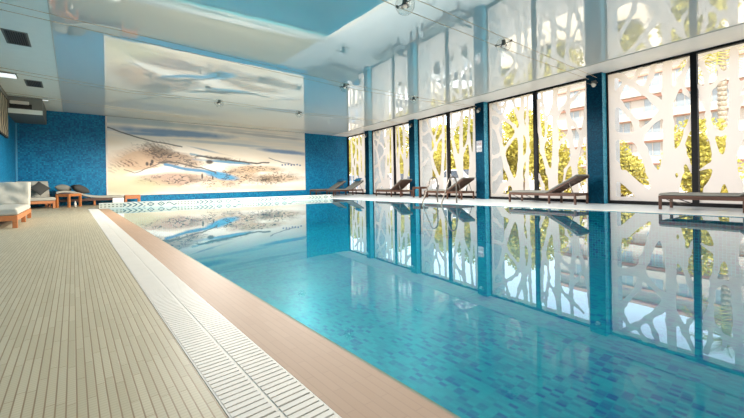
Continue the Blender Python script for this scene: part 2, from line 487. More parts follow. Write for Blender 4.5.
# ------------------------------------------------------------------ window wall
def wobj(name, bm, mat, parent=None, bevel=0.0):
    o = obj(name, bm, mat, parent, bevel)
    if parent is None:
        o.location = WA; o.rotation_euler = (0, 0, WTH)
    return o
PC = [-4.52, -0.66, 3.2, 7.06, 10.92, 14.78]
PW0, PW1, PP = 0.15, 0.24, 0.25
for c in PC:
    bm = bmesh.new(); bx(bm, -PP, 0.06, c - PW0, c + PW1, 0.0, HC - 0.004)
    p = struct(wobj('pillar', bm, M_PILLAR))
    bm = bmesh.new(); bx(bm, 0.06, 0.85, c - 0.10, c + 0.18, -0.15, HC + 0.12)
    obj('outer_fin', bm, M_OUTWALL, p)
    bm = bmesh.new(); bx(bm, -PP + 0.01, -0.035, c - PW0 - 0.006, c - PW0 + 0.002, 0.002, HC - 0.006); obj('painted_side_light', bm, M_PSIDE, p)  # lighter strip paints window light onto the pillar's near side

STROKES = {
'4L': [[(1.28,3.72,0.21),(1.25,2.73,0.21),(1.27,1.9,0.22),(1.26,1.08,0.28),(1.18,0.49,0.46),(1.11,0.01,0.74)],[(1.09,0.25,0.35),(0.92,0.81,0.22),(0.75,1.36,0.21),(0.65,1.64,0.21),(0.48,1.71,0.2),(-0.01,1.82,0.26)],[(0.65,1.64,0.19),(0.82,1.89,0.14),(1.06,2.12,0.14),(1.24,2.36,0.15)],[(0.65,1.72,0.15),(0.61,2.07,0.13),(0.27,2.6,0.14),(0.01,2.86,0.17)],[(1.22,2.22,0.17),(1.01,2.55,0.16),(0.79,2.81,0.14),(0.54,3.07,0.13),(0.32,3.28,0.13),(0.02,3.55,0.14)],[(0.41,3.18,0.11),(0.27,2.96,0.11),(0.2,2.61,0.12)],[(0.81,2.81,0.12),(0.94,3.15,0.12),(1.06,3.62,0.14)],[(0.54,3.07,0.11),(0.71,3.35,0.1),(0.76,3.59,0.1)],[(0.02,3.81,0.31),(-0.01,-0.04,0.36)],[(1.39,0.88,0.15),(1.48,1.29,0.11),(1.61,1.74,0.1),(1.72,2.13,0.1)],[(1.67,3.31,0.1),(1.52,2.94,0.11),(1.35,2.52,0.13)],[(1.5,2.95,0.07),(1.59,2.61,0.07),(1.73,2.4,0.07)],[(1.36,0.14,0.11),(1.49,0.79,0.07),(1.54,1.33,0.07)],[(1.69,0.78,0.09),(1.59,1.06,0.07),(1.5,1.29,0.09)],[(0.35,0.82,0.14),(0.67,0.41,0.21),(0.92,0.12,0.36)],[(0.15,1.01,0.23),(0.19,0.72,0.23),(0.5,0.46,0.22),(0.77,0.17,0.33)]],
'4R': [[(0.59,3.31,0.15),(0.58,2.58,0.16),(0.57,1.96,0.16),(0.55,1.43,0.18),(0.48,0.91,0.24),(0.57,0.48,0.24),(0.62,0.03,0.29)],[(0.07,3.22,0.12),(0.15,2.91,0.08),(0.16,2.47,0.08),(0.17,2.02,0.08),(0.21,1.58,0.1),(0.3,1.07,0.14),(0.36,0.76,0.25),(0.21,0.38,0.26),(0.13,-0.0,0.3)],[(0.18,1.82,0.05),(0.28,1.66,0.06),(0.37,1.58,0.06),(0.48,1.65,0.06),(0.54,1.75,0.06)],[(0.16,2.53,0.08),(0.27,2.64,0.06),(0.4,2.82,0.08),(0.57,2.94,0.09)],[(0.03,2.72,0.07),(0.09,2.41,0.08),(0.16,2.22,0.08)],[(0.33,3.06,0.06),(0.42,2.77,0.06)],[(0.59,2.06,0.09),(0.69,2.25,0.07),(0.8,2.35,0.07)],[(0.56,1.26,0.12),(0.69,1.52,0.09),(0.79,1.65,0.08)],[(0.02,0.82,0.05),(0.17,0.9,0.07),(0.3,0.98,0.08)]],
'3L': [[(1.35,3.76,0.22),(1.3,2.96,0.22),(1.23,1.98,0.26),(1.21,1.16,0.29),(1.15,0.66,0.41),(1.06,-0.1,0.75)],[(0.99,0.4,0.34),(0.66,1.11,0.28),(0.53,1.64,0.24),(0.43,2.07,0.21),(0.28,2.51,0.21),(-0.06,2.77,0.22)],[(0.55,1.64,0.2),(0.79,1.93,0.16),(1.05,2.17,0.15),(1.22,2.38,0.15)],[(0.55,1.64,0.16),(0.3,1.52,0.17),(-0.09,1.47,0.22)],[(1.18,2.08,0.15),(1.0,2.47,0.15),(0.77,2.68,0.14),(0.53,2.82,0.16),(0.2,3.05,0.17),(-0.05,3.2,0.18)],[(0.53,2.82,0.16),(0.36,2.53,0.17)],[(0.53,2.82,0.14),(0.66,3.24,0.14),(0.75,3.67,0.16)],[(0.66,3.24,0.12),(0.42,3.19,0.12),(0.25,3.5,0.13),(0.18,3.8,0.13)],[(1.22,2.57,0.15),(1.08,2.96,0.15),(0.98,3.35,0.13),(0.94,3.76,0.15)],[(0.01,4.09,0.35),(-0.08,-0.15,0.4)],[(0.41,0.95,0.16),(0.2,0.75,0.17),(-0.11,0.61,0.22)],[(0.84,0.6,0.23),(0.52,0.46,0.32),(0.22,-0.03,0.51)],[(1.53,3.69,0.14),(1.48,2.6,0.14),(1.49,1.63,0.14),(1.44,0.82,0.18),(1.46,-0.09,0.36)],[(1.26,2.63,0.15),(1.4,2.22,0.12),(1.5,1.95,0.14)],[(1.23,1.16,0.15),(1.42,1.44,0.12),(1.53,1.56,0.14)]],
'3R': [[(0.61,3.47,0.21),(0.56,2.76,0.25),(0.58,2.0,0.25),(0.56,1.25,0.28),(0.49,0.49,0.37),(0.48,-0.06,0.53)],[(0.05,3.17,0.13),(0.07,2.22,0.17),(0.16,1.52,0.16),(0.34,0.89,0.19),(0.49,0.4,0.28)],[(0.12,1.59,0.13),(0.26,1.89,0.1),(0.3,2.34,0.1),(0.21,2.88,0.13),(0.16,3.4,0.13)],[(0.31,2.56,0.1),(0.47,2.72,0.12),(0.56,2.88,0.15)],[(1.13,-0.03,0.39),(1.14,0.64,0.25),(1.11,1.27,0.23),(1.01,1.92,0.17),(0.96,2.69,0.14),(0.99,3.32,0.14)],[(1.15,1.15,0.17),(1.3,1.69,0.14),(1.42,2.21,0.13),(1.51,2.87,0.16)],[(0.97,2.45,0.12),(1.14,2.25,0.11),(1.33,1.88,0.08)],[(0.98,2.86,0.1),(1.13,3.0,0.1),(1.3,3.14,0.1)],[(0.57,1.55,0.15),(0.79,1.83,0.1),(1.02,1.98,0.11)],[(0.62,2.51,0.12),(0.8,2.77,0.1),(0.95,2.89,0.12)],[(1.51,3.31,0.16),(1.49,-0.01,0.16)],[(0.75,-0.04,0.09),(0.79,0.49,0.09),(0.86,0.94,0.09),(1.07,1.22,0.11)],[(0.23,-0.07,0.26),(0.14,0.49,0.13),(0.01,0.81,0.17)]],
'2L': [[(0.09,3.88,0.48),(-0.02,-0.17,0.55)],[(1.53,3.53,0.23),(1.51,2.58,0.29),(1.49,1.75,0.29),(1.41,0.92,0.35),(1.27,-0.13,0.66)],[(1.28,0.63,0.36),(0.93,1.24,0.31),(0.76,1.81,0.25),(0.45,2.23,0.26),(-0.09,2.46,0.28)],[(0.76,1.81,0.25),(1.08,2.21,0.21),(1.39,2.56,0.24)],[(0.96,2.44,0.22),(0.72,2.9,0.22),(0.54,3.36,0.23),(0.42,3.73,0.23)],[(0.96,2.44,0.22),(1.08,2.0,0.21)],[(0.72,2.9,0.19),(0.33,2.77,0.2),(-0.08,2.91,0.28)],[(0.96,2.48,0.19),(1.16,2.92,0.18),(1.18,3.6,0.24)],[(0.56,1.69,0.2),(0.29,1.44,0.2),(-0.12,1.37,0.28)],[(0.92,0.63,0.31),(0.53,0.55,0.33),(0.25,-0.16,0.67)],[(1.76,3.49,0.17),(1.67,-0.12,0.17)]],
'2R': [[(0.71,3.58,0.26),(0.63,2.66,0.26),(0.61,1.68,0.31),(0.59,0.89,0.36),(0.57,-0.09,0.52)],[(0.12,3.45,0.17),(0.15,2.52,0.19),(0.29,1.7,0.22),(0.49,1.01,0.32)],[(0.2,2.23,0.16),(0.4,1.65,0.16),(0.55,1.56,0.16),(0.77,1.86,0.15),(0.98,2.23,0.15),(1.1,3.43,0.2)],[(0.21,2.71,0.16),(0.48,2.91,0.16),(0.64,3.12,0.21)],[(1.03,2.41,0.2),(1.11,1.45,0.2),(0.98,-0.07,0.4)],[(1.3,3.39,0.19),(1.22,-0.07,0.19)],[(0.25,-0.1,0.32),(0.16,0.5,0.16),(-0.0,0.91,0.17)]],
}
def film_mesh(strokes, W, z0, z1, k=0.09, step=0.026, wk=1.0):
    nx, nz = int(W / step) + 1, int((z1 - z0) / step) + 1
    us = np.linspace(0, W, nx); zs = np.linspace(z0, z1, nz)
    U, Z = np.meshgrid(us, zs, indexing='ij')
    D = np.full(U.shape, 9.0)
    for st in strokes:
        for (ax, az, aw), (bx_, bz, bw) in zip(st[:-1], st[1:]):
            dx, dz = bx_ - ax, bz - az
            L = dx * dx + dz * dz + 1e-9
            t = np.clip(((U - ax) * dx + (Z - az) * dz) / L, 0, 1)
            d = np.hypot(U - ax - t * dx, Z - az - t * dz) - 0.5 * wk * (aw + t * (bw - aw))
            h = np.clip(0.5 + 0.5 * (D - d) / k, 0, 1)
            D = D * (1 - h) + d * h - k * h * (1 - h)
    D = np.minimum(D, np.minimum(Z - z0 - 0.10, 9)) if False else D
    D = np.minimum(D, Z - (z0 + 0.10))
    verts, faces, idx = [], [], {}
    def V(key, u, z):
        if key not in idx:
            idx[key] = len(verts); verts.append((u, z))
        return idx[key]
    ins = D < 0
    for j in range(nz - 1):
        run = None
        for i in range(nx):
            full = i < nx - 1 and ins[i, j] and ins[i + 1, j] and ins[i, j + 1] and ins[i + 1, j + 1]
            if full:
                if run is None: run = i
                continue
            if run is not None:
                faces.append([V((run, j, 0), us[run], zs[j]), V((i, j, 0), us[i], zs[j]), V((i, j + 1, 0), us[i], zs[j + 1]), V((run, j + 1, 0), us[run], zs[j + 1])]); run = None
            if i == nx - 1: continue
            cs = [(i, j), (i + 1, j), (i + 1, j + 1), (i, j + 1)]
            poly = []
            for q in range(4):
                a, b = cs[q], cs[(q + 1) % 4]
                if ins[a]: poly.append(V((a[0], a[1], 0), us[a[0]], zs[a[1]]))
                if ins[a] != ins[b]:
                    t = D[a] / (D[a] - D[b])
                    key = (min(a, b), max(a, b), 1)
                    poly.append(V(key, us[a[0]] + t * (us[b[0]] - us[a[0]]), zs[a[1]] + t * (zs[b[1]] - zs[a[1]])))
            if len(poly) >= 3: faces.append(poly)
    return verts, faces

def mirror(st, W): return [[(W - a, b, c) for a, b, c in l] for l in st]
def make_window(n, sa, sm, sb, left, right, wkl=1.0, wkr=1.0):
    """sa near end, sm mullion, sb far end (metres along the wall); left pane = far pane"""
    z0, z1, f = 0.085, 3.425, 0.045
    bm = bmesh.new()
    bx(bm, -0.03, 0.08, sa, sb, 0.0, z0); bx(bm, -0.03, 0.08, sa, sb, z1, HC - 0.004)
    bx(bm, -0.03, 0.08, sa, sa + f, z0, z1); bx(bm, -0.03, 0.08, sb - f, sb, z0, z1)
    fr = struct(wobj('window_%d' % n, bm, M_BLACK))
    panes = [(sa + f, sb - f, left, wkl)]
    if sm is not None:
        bm = bmesh.new(); bx(bm, -0.035, 0.08, sm - 0.055, sm + 0.055, z0, z1); obj('mullion', bm, M_BLACK, fr)
        panes = [(sm + 0.05, sb - f, left, wkl), (sa + f, sm - 0.05, right, wkr)]
    for a, b, st, wk in panes:
        bm = bmesh.new(); bx(bm, 0.030, 0.040, a, b, z0, z1); obj('glass_pane', bm, M_GLASS, fr)
        W = b - a
        vs_, fs = film_mesh(st, W, z0, z1, wk=wk)
        me = bpy.data.meshes.new('tree_film')
        me.from_pydata([(0.024, b - u, z) for u, z in vs_], [], fs)
        me.materials.append(M_FILM)
        o = bpy.data.objects.new('tree_film', me); COL.objects.link(o); o.parent = fr
        o['label'] = 'frosted white film cut into a tree pattern'
S4L, S4R, S3L, S3R, S2L, S2R = (STROKES[k] for k in ('4L', '4R', '3L', '3R', '2L', '2R'))
EX4R = [[(1.05, 3.5, 0.20), (1.02, 2.4, 0.22), (1.0, 1.5, 0.24), (0.98, 0.7, 0.32), (0.95, 0.0, 0.5)], [(1.0, 1.6, 0.14), (1.25, 2.2, 0.12), (1.35, 3.5, 0.12)],
        [(1.0, 1.2, 0.16), (1.3, 1.7, 0.13), (1.66, 2.2, 0.12)], [(1.66, 0.0, 0.3), (1.6, 0.8, 0.2), (1.62, 3.4, 0.2)], [(1.3, 2.6, 0.08), (1.62, 2.9, 0.08)], [(0.62, 2.4, 0.08), (0.85, 2.8, 0.08), (0.8, 3.5, 0.09)]]
XTOP = [[(0.1, 2.5, 0.06), (0.4, 2.9, 0.06), (0.5, 3.4, 0.07)], [(0.9, 2.6, 0.06), (1.15, 3.0, 0.06), (1.6, 3.3, 0.07)]]
make_window(1, 14.99, None, 17.44, mirror(S3R, 1.9) + [[(1.7, 0, .3), (1.75, 3.4, .3)]], None)
make_window(2, 11.13, 12.62, 14.64, S3L + [[(1.8, 0.0, 0.4), (1.78, 3.4, 0.3)]], mirror(S2R, 1.35), 0.75, 0.7)
make_window(3, 7.27, 8.92, 10.78, S2L, S2R + XTOP[:1] + [[(1.45, 0, .3), (1.45, 3.4, .25)]], 0.55, 0.66)
make_window(4, 3.41, 5.10, 6.92, S3L, S3R, 0.68, 0.70)
make_window(5, -0.45, 1.27, 3.06, S4L, S4R + EX4R, 0.86, 0.92)
make_window(6, -4.31, -2.5, -0.80, S3R + [[(1.6, 0, .3), (1.6, 3.4, .3)]], S4L)

# ------------------------------------------------------------------ far wall: mural and patterned kerb
rng = np.random.RandomState(7)
def vnoise(U, V, fx, fy, seed, octs=4):
    out = np.zeros_like(U); amp, tot = 1.0, 0.0
    for o in range(octs):
        r = np.random.RandomState(seed + o * 17); g = r.rand(64, 64)
        x = U * fx * 2 ** o; y = V * fy * 2 ** o
        xi = np.floor(x).astype(int); yi = np.floor(y).astype(int); xf = x - xi; yf = y - yi
        xf = xf * xf * (3 - 2 * xf); yf = yf * yf * (3 - 2 * yf)
        g00 = g[xi % 64, yi % 64]; g10 = g[(xi + 1) % 64, yi % 64]; g01 = g[xi % 64, (yi + 1) % 64]; g11 = g[(xi + 1) % 64, (yi + 1) % 64]
        out += amp * ((g00 * (1 - xf) + g10 * xf) * (1 - yf) + (g01 * (1 - xf) + g11 * xf) * yf); tot += amp; amp *= 0.5
    return out / tot
def painted_sheet(name, M, nx, ny, colour, mat, parent=None):
    """M(u, v) -> xyz; colour(U, V) -> linear rgb arrays"""
    u = np.linspace(0, 1, nx); v = np.linspace(0, 1, ny)
    U, V = np.meshgrid(u, v, indexing='ij')
    P = M(U.ravel(), V.ravel())
    i = np.arange(nx * ny).reshape(nx, ny)
    F = np.stack([i[:-1, :-1], i[1:, :-1], i[1:, 1:], i[:-1, 1:]], -1).reshape(-1, 4)
    me = bpy.data.meshes.new(name); me.from_pydata(P.tolist(), [], F.tolist())
    a = me.color_attributes.new('paint', 'FLOAT_COLOR', 'POINT')
    c = np.ones((nx * ny, 4)); c[:, :3] = np.clip(colour(U, V).reshape(-1, 3), 0, 1)
    a.data.foreach_set('color', c.ravel().astype(np.float32))
    me.materials.append(mat)
    o = bpy.data.objects.new(name, me); COL.objects.link(o); o.parent = parent
    return o
def lin(r, g, b): return np.array([((x / 255) ** 2.2) for x in (r, g, b)])
def mural_colour(U, V):
    n1 = vnoise(U, V, 5, 22, 1); n2 = vnoise(U, V, 14, 10, 2); n3 = vnoise(U, V, 40, 40, 3, 3); n4 = vnoise(U, V, 4, 5, 4)
    C = np.ones(U.shape + (3,)) * lin(246, 236, 224)
    def over(mask, col, k=1.0):
        nonlocal C
        m = np.clip(mask * k, 0, 1)[..., None]; C = C * (1 - m) + col * m
    def ell(u, v, a, b, rot=0.0, soft=0.35, warp=0.25):
        du, dv = (U - u) * 2.81, V - v
        c, s = math.cos(rot), math.sin(rot)
        x = (du * c + dv * s) / (a * 2.81); y = (-du * s + dv * c) / b
        r = np.sqrt(x * x + y * y) + (n2 - 0.5) * warp * 3
        return np.clip((1 + soft - r) / (2 * soft), 0, 1)
    def line(pts, wdt, jit=0.012, seed=0):
        best = np.full(U.shape, 9.0)
        jn = (vnoise(U, V, 18, 12, 50 + seed, 3) - 0.5) * jit * 2
        for (a, b), (c, d) in zip(pts[:-1], pts[1:]):
            ax, cx = a * 2.81, c * 2.81
            dx, dy = cx - ax, d - b; L = dx * dx + dy * dy + 1e-9
            t = np.clip(((U * 2.81 - ax) * dx + (V + jn - b) * dy) / L, 0, 1)
            best = np.minimum(best, np.hypot(U * 2.81 - ax - t * dx, V + jn - b - t * dy))
        return np.clip(1.5 - best / wdt, 0, 1)
    # cloud and sea streaks
    over(np.clip((n1 - 0.48) * 5, 0, 1) * np.clip((V - 0.60) * 6, 0, 1), lin(216, 220, 222), 0.45)
    over(ell(0.05, 0.97, 0.35, 0.05, -0.02), lin(150, 178, 190), 0.6)
    over(ell(0.27, 0.845, 0.24, 0.045, -0.01), lin(104, 146, 188), 0.85)
    over(ell(0.16, 0.80, 0.10, 0.02), lin(104, 144, 184), 0.8)
    over(ell(0.75, 0.90, 0.26, 0.022, -0.03), lin(165, 170, 178), 0.6)
    over(ell(0.55, 0.955, 0.35, 0.015, -0.02), lin(190, 194, 198), 0.5)
    over(ell(0.86, 0.65, 0.16, 0.035, -0.06), lin(96, 138, 182), 0.85)
    over(ell(0.55, 0.73, 0.25, 0.02, -0.03), lin(170, 188, 205), 0.6)
    over(ell(0.45, 0.60, 0.09, 0.012, -0.2), lin(90, 130, 165), 0.8)
    # sandy headlands
    land = np.clip((0.80 - 0.22 * U - V) * 9, 0, 1)
    over(land * np.clip((n4 - 0.35) * 3, 0, 1), lin(234, 217, 194), 0.8)
    over(ell(0.14, 0.46, 0.13, 0.16, 0.2), lin(182, 140, 102), 0.75)
    over(ell(0.27, 0.48, 0.12, 0.10, -0.25), lin(160, 130, 106), 0.8)
    over(ell(0.28, 0.20, 0.15, 0.09, 0.05), lin(156, 120, 100), 0.8)
    over(ell(0.56, 0.24, 0.14, 0.13, 0.15), lin(186, 156, 126), 0.8)
    over(ell(0.70, 0.35, 0.14, 0.05), lin(192, 160, 126), 0.7)
    over(ell(0.80, 0.20, 0.16, 0.07), lin(194, 164, 132), 0.75)
    over(ell(0.08, 0.10, 0.13, 0.10), lin(190, 184, 140), 0.7)
    over(ell(0.02, 0.25, 0.07, 0.12), lin(226, 212, 176), 0.7)
    over(ell(0.47, 0.06, 0.30, 0.04), lin(214, 192, 160), 0.6)
    # white beaches
    over(ell(0.20, 0.33, 0.10, 0.035, 0.2), lin(245, 240, 232), 0.9)
    over(ell(0.45, 0.36, 0.06, 0.05), lin(240, 232, 222), 0.8)
    # blue inlets
    over(line([(0.225, 0.40), (0.31, 0.34), (0.41, 0.31), (0.47, 0.27)], 0.022), lin(40, 120, 165), 0.95)
    over(ell(0.49, 0.245, 0.075, 0.05, -0.2), lin(56, 140, 184), 0.95)
    over(ell(0.52, 0.455, 0.12, 0.022, -0.06), lin(60, 130, 170), 0.9)
    over(line([(0.34, 0.56), (0.40, 0.53), (0.50, 0.47), (0.64, 0.44)], 0.014), lin(90, 140, 165), 0.8)
    # rocky hatching and ink
    hatch = np.clip((np.sin((U * 2.81 * 0.8 + V * 1.0) * 130 + n3 * 10) - 0.15) * 2, 0, 1) * np.clip((n2 - 0.40) * 5, 0, 1)
    over(hatch * ell(0.13, 0.46, 0.13, 0.18, 0.5), lin(104, 76, 58), 0.95)
    ink = np.clip((0.055 - np.abs(n3 - 0.5)) * 26, 0, 1)
    blot = np.clip((n2 - 0.50) * 7, 0, 1)
    for e in ((0.28, 0.47, 0.11, 0.09, -0.25), (0.30, 0.19, 0.14, 0.07, 0.0), (0.55, 0.22, 0.14, 0.14, 0.2), (0.79, 0.20, 0.15, 0.09, 0.1), (0.50, 0.50, 0.13, 0.03, -0.08), (0.70, 0.36, 0.10, 0.04, 0.0), (0.20, 0.58, 0.09, 0.08, -0.3)):
        E_ = ell(*e)
        over(blot * E_, lin(112, 92, 76), 0.7); over(ink * E_, lin(58, 54, 52), 1.0)
    over(line([(0.0, 0.86), (0.05, 0.81), (0.12, 0.75), (0.20, 0.70), (0.30, 0.66)], 0.008), lin(62, 62, 64), 0.9)
    over(line([(0.37, 0.53), (0.47, 0.51), (0.58, 0.47), (0.69, 0.44), (0.76, 0.46)], 0.011, 0.014, 3), lin(70, 62, 58), 0.95)
    over(line([(0.20, 0.42), (0.24, 0.44), (0.31, 0.40), (0.39, 0.35), (0.46, 0.29)], 0.010, 0.02, 5), lin(72, 66, 60), 0.9)
    over(line([(0.06, 0.33), (0.10, 0.29), (0.17, 0.36), (0.23, 0.46)], 0.006, 0.015, 6), lin(90, 76, 66), 0.8)
    over(line([(0.76, 0.54), (0.80, 0.50), (0.86, 0.46), (0.92, 0.43)], 0.006, 0.015, 8), lin(84, 86, 92), 0.8)
    for k in range(7): over(ell(0.845 + 0.02 * k, 0.425 + 0.006 * (k % 3), 0.006, 0.014, 0, 0.3, 0.1), lin(60, 90, 140), 0.9)
    for (a, b, r1, r2) in ((0.15, 0.405, 0.006, 0.025), (0.171, 0.435, 0.006, 0.028), (0.165, 0.40, 0.005, 0.02), (0.393, 0.235, 0.005, 0.045), (0.43, 0.45, 0.018, 0.03), (0.445, 0.215, 0.004, 0.03)):
        over(ell(a, b, r1, r2, 0, 0.3, 0.12), lin(52, 44, 42), 0.95)
    return C
MX0, MX1, MZ0, MZ1 = 1.05, 9.85, 0.335, HC - 0.01
bm = bmesh.new(); bx(bm, MX0 - 0.05, MX1 + 0.02, YB - 0.03, YB - 0.002, MZ0 - 0.03, MZ1)
mural = obj('wall_mural', bm, plain('cream_mural_edge', (0.74, 0.69, 0.62), 0.6))
tag(mural, 'wide watercolour coastal landscape mural covering the far blue tiled wall', 'mural')
painted_sheet('printed_picture', lambda u, v: np.stack([MX0 + (MX1 - MX0) * u, np.full_like(u, YB - 0.034), MZ0 + (MZ1 - MZ0) * v], -1), 620, 230, mural_colour, M_PAINT, mural)

# raised kerb closing the far end of the pool, faced with patterned tiles
KA, KB, KH = Vector((0.60, 13.70, 0)), Vector((8.50, 12.58, 0)), 0.165
kd = (KB - KA).normalized(); kn = Vector((-kd.y, kd.x, 0))
bm = bmesh.new(); prism(bm, [KA, KB, KB + kn * 0.32, KA + kn * 0.32], -0.10, KH)
kerb = struct(obj('pool_kerb', bm, plain('white_kerb_tile', (0.44, 0.44, 0.41), 0.5)))
KL = (KB - KA).length
def band_colour(U, V):
    x = U * KL / 0.30; y = V
    C = np.ones(U.shape + (3,)) * lin(176, 180, 168)
    xi = np.floor(x); f = x - xi - 0.5; g = y - 0.5
    seg = np.mod(xi, 7)
    teal, dark = lin(10, 70, 88), lin(24, 32, 36)
    def over(m, c):
        nonlocal C
        m = np.clip(m, 0, 1)[..., None]; C = C * (1 - m) + c * m
    wave = np.abs(g - 0.26 * np.sin(2 * math.pi * x)) < 0.10
    dia = (np.abs(np.abs(f) * 1.0 + np.abs(g) * 0.8 - 0.30) < 0.07) | ((np.abs(f) + np.abs(g)) < 0.10)
    chev = np.abs(np.mod(np.abs(g) * 0.9 + x * 1.0, 0.5) - 0.25) < 0.09
    dots = (np.hypot(np.mod(x * 3, 1) - 0.5, np.mod(g * 2.6, 1) - 0.5) < 0.27)
    over(np.where(seg < 2, dots * 0.85, 0), dark)
    over(np.where((seg >= 2) & (seg < 4), chev, 0), teal)
    over(np.where((seg >= 4) & (seg < 6), dia, 0), teal)
    over(np.where(seg >= 6, wave, 0), teal)
    over(((y > 0.93) | (y < 0.06)) * 0.6, lin(170, 190, 190))
    return C
painted_sheet('patterned_tiles', lambda u, v: np.stack([KA.x + (KB.x - KA.x) * u - kn.x * 0.004, KA.y + (KB.y - KA.y) * u - kn.y * 0.004, 0.002 + (KH - 0.004) * v], -1), 1100, 18, band_colour, M_BAND, kerb)

# ------------------------------------------------------------------ overflow gratings
def grating(name, label, x0, x1, y0, y1, pitch, sect):
    t = thing(name, label, 'grating', (x0, y0, 0))
    W, L = x1 - x0, y1 - y0
    obj('channel', (lambda b: (bx(b, 0, W, 0, L, -0.16, -0.12), b)[1])(bmesh.new()), M_CHANNEL, t)
    n = int(L / sect)
    for k in range(n):
        b = bmesh.new()
        a0, a1 = k * L / n + 0.001, (k + 1) * L / n - 0.001
        m = int((a1 - a0) / pitch)
        for i in range(m):
            y = a0 + (i + 0.5) * (a1 - a0) / m
            bx(b, 0.006, W * 0.5 - 0.006, y - pitch * 0.39, y + pitch * 0.39, -0.024, 0.002)
            y2 = y + pitch * 0.45
            bx(b, W * 0.5 + 0.006, W - 0.006, y2 - pitch * 0.39, y2 + pitch * 0.39, -0.024, 0.002)
        bx(b, W * 0.5 - 0.008, W * 0.5 + 0.008, a0, a1, -0.026, 0.0)
        bx(b, 0.0, 0.0065, a0, a1, -0.024, 0.001); bx(b, W - 0.0065, W, a0, a1, -0.024, 0.001); bx(b, W * 0.24, W * 0.27, a0, a1, -0.030, -0.014); bx(b, W * 0.73, W * 0.76, a0, a1, -0.030, -0.014)
        obj('grating_section', b, M_WHITE, t)
    return t
grating('overflow_grating', 'long white slatted overflow grating between the beige floor and the tan coping', 0.337, 0.581, REAR_Y + 4.5, 13.78, 0.027, 1.1)
tw = thing('overflow_grating', 'narrow white overflow grating set in the deck under the window loungers', 'grating', (8.40, -4.0, 0))
for k in range(15):
    b = bmesh.new()
    for i in range(40):
        y = k * 1.1 + 0.0275 * (i + 0.5)
        bx(b, 0, 0.16, y - 0.009, y + 0.009, 0.0005, 0.006)
    bx(b, -0.012, 0.0, k * 1.1, k * 1.1 + 1.09, 0.0005, 0.006); bx(b, 0.16, 0.172, k * 1.1, k * 1.1 + 1.09, 0.0005, 0.006)
    obj('grating_section', b, M_WHITE, tw)

# ------------------------------------------------------------------ wire lamps
def wire(pts, label, group):
    b = bmesh.new()
    P = []
    for (a, c) in zip(pts[:-1], pts[1:]):
        for k in range(6): P.append(Vector(a).lerp(Vector(c), k / 6))
    P.append(Vector(pts[-1]))
    tube(b, P, 0.0045, 6)
    return tag(obj('lamp_wire', b, M_WIRE), label, 'wire', group)
ROWS = [(3.1, 10.13, [(5.70, 3.012), (3.254, 2.933)], 3.22, [(-1.5, 3.05)], 'in the row nearest the camera'),
        (6.9, 10.62, [(7.545, 3.053), (5.068, 3.011)], 3.22, [(2.53, 3.10), (0.74, 3.138), (-1.5, 3.19)], 'in the second row of the ceiling'),
        (10.6, 11.16, [(5.853, 3.027), (3.257, 3.054)], 3.21, [(1.1, 3.05), (-1.5, 3.20)], 'in the third row of the ceiling'),
        (14.45, 11.72, [], 3.20, [(6.0, 3.10), (-1.5, 3.42)], 'in the row nearest the mural')]
def globe_lamp(x, y, z, label, watt):
    t = thing('globe_lamp', label, 'lamp', (x, y, z), 0.0, 'glass globe lamps on the ceiling wires')
    b = bmesh.new(); lathe(b, [(0.125 * math.sin(math.pi * i / 18), -0.125 * math.cos(math.pi * i / 18)) for i in range(19)], 28)
    obj('glass_globe', b, M_GLOBE, t, smooth=True)
    b = bmesh.new(); lathe(b, [(0.0, 0.085), (0.03, 0.085), (0.034, 0.03), (0.058, -0.02), (0.054, -0.02), (0.0, 0.02)], 20)
    obj('reflector', b, M_DARKMETAL, t)
    b = bmesh.new(); lathe(b, [(0.0, 0.012), (0.022, 0.0), (0.028, -0.02), (0.018, -0.042), (0.0, -0.048)], 14)
    obj('bulb', b, M_BULB, t, smooth=True)
    for s in (-1, 1):
        b = bmesh.new()
        tube(b, [(0, s * 0.05, 0.02), (0, s * 0.14, 0.03)], 0.008, 8); bx(b, -0.02, 0.02, s * 0.14 - 0.012, s * 0.14 + 0.012, 0.015, 0.045)
        obj('wire_clamp', b, M_DARKMETAL, t)
    d = bpy.data.lights.new('globe_fill_light', 'SPOT'); d.energy = watt; d.spot_size = R(178); d.spot_blend = 0.25; d.shadow_soft_size = 0.0; d.color = (1.0, 0.95, 0.89)  # spot added to brighten the hall; the globes themselves look unlit
    lo = bpy.data.objects.new('globe_fill_light', d); COL.objects.link(lo); lo.parent = t; lo.location = (0, 0, -0.075)
    return t
t_ = NT('lamp_bulb'); t_.set(Roughness=0.3); t_.col((0.9, 0.88, 0.82)); t_.b.inputs['Emission Color'].default_value = (1, 0.9, 0.75, 1); t_.b.inputs['Emission Strength'].default_value = 0.3
M_BULB = t_.m
WHICH = [['clear glass globe lamp in the wire row nearest the camera, closer to the windows', 'clear glass globe lamp hanging in the nearest wire row at the top of the picture'],
         ['clear glass globe lamp in the second wire row, the one nearer the windows', 'clear glass globe lamp in the second wire row, the one nearer the room centre'],
         ['small glass globe lamp in front of the mural, near its right edge', 'small glass globe lamp in front of the mural, near its middle']]
for ri, (y, xp, lamps, zb, tail, txt) in enumerate(ROWS):
    for s in (-1, 1):
        pts = [(xp - 0.02, y + s * 0.09, zb)] + [(lx, y + s * 0.14, lz + 0.03) for lx, lz in lamps] + [(tx + (0.005 if tx < -1 else 0), y + s * 0.14, tz) for tx, tz in tail]
        wire(pts, ('far' if s > 0 else 'near') + ' wire of the lamp pair strung ' + txt, 'lamp wires across the ceiling')
    for (lx, lz), lab in zip(lamps, WHICH[ri] if ri < 3 else []):
        globe_lamp(lx, y, lz, lab, LAMP_W[ri])
PLAB = {0: 'near', 2: ''}
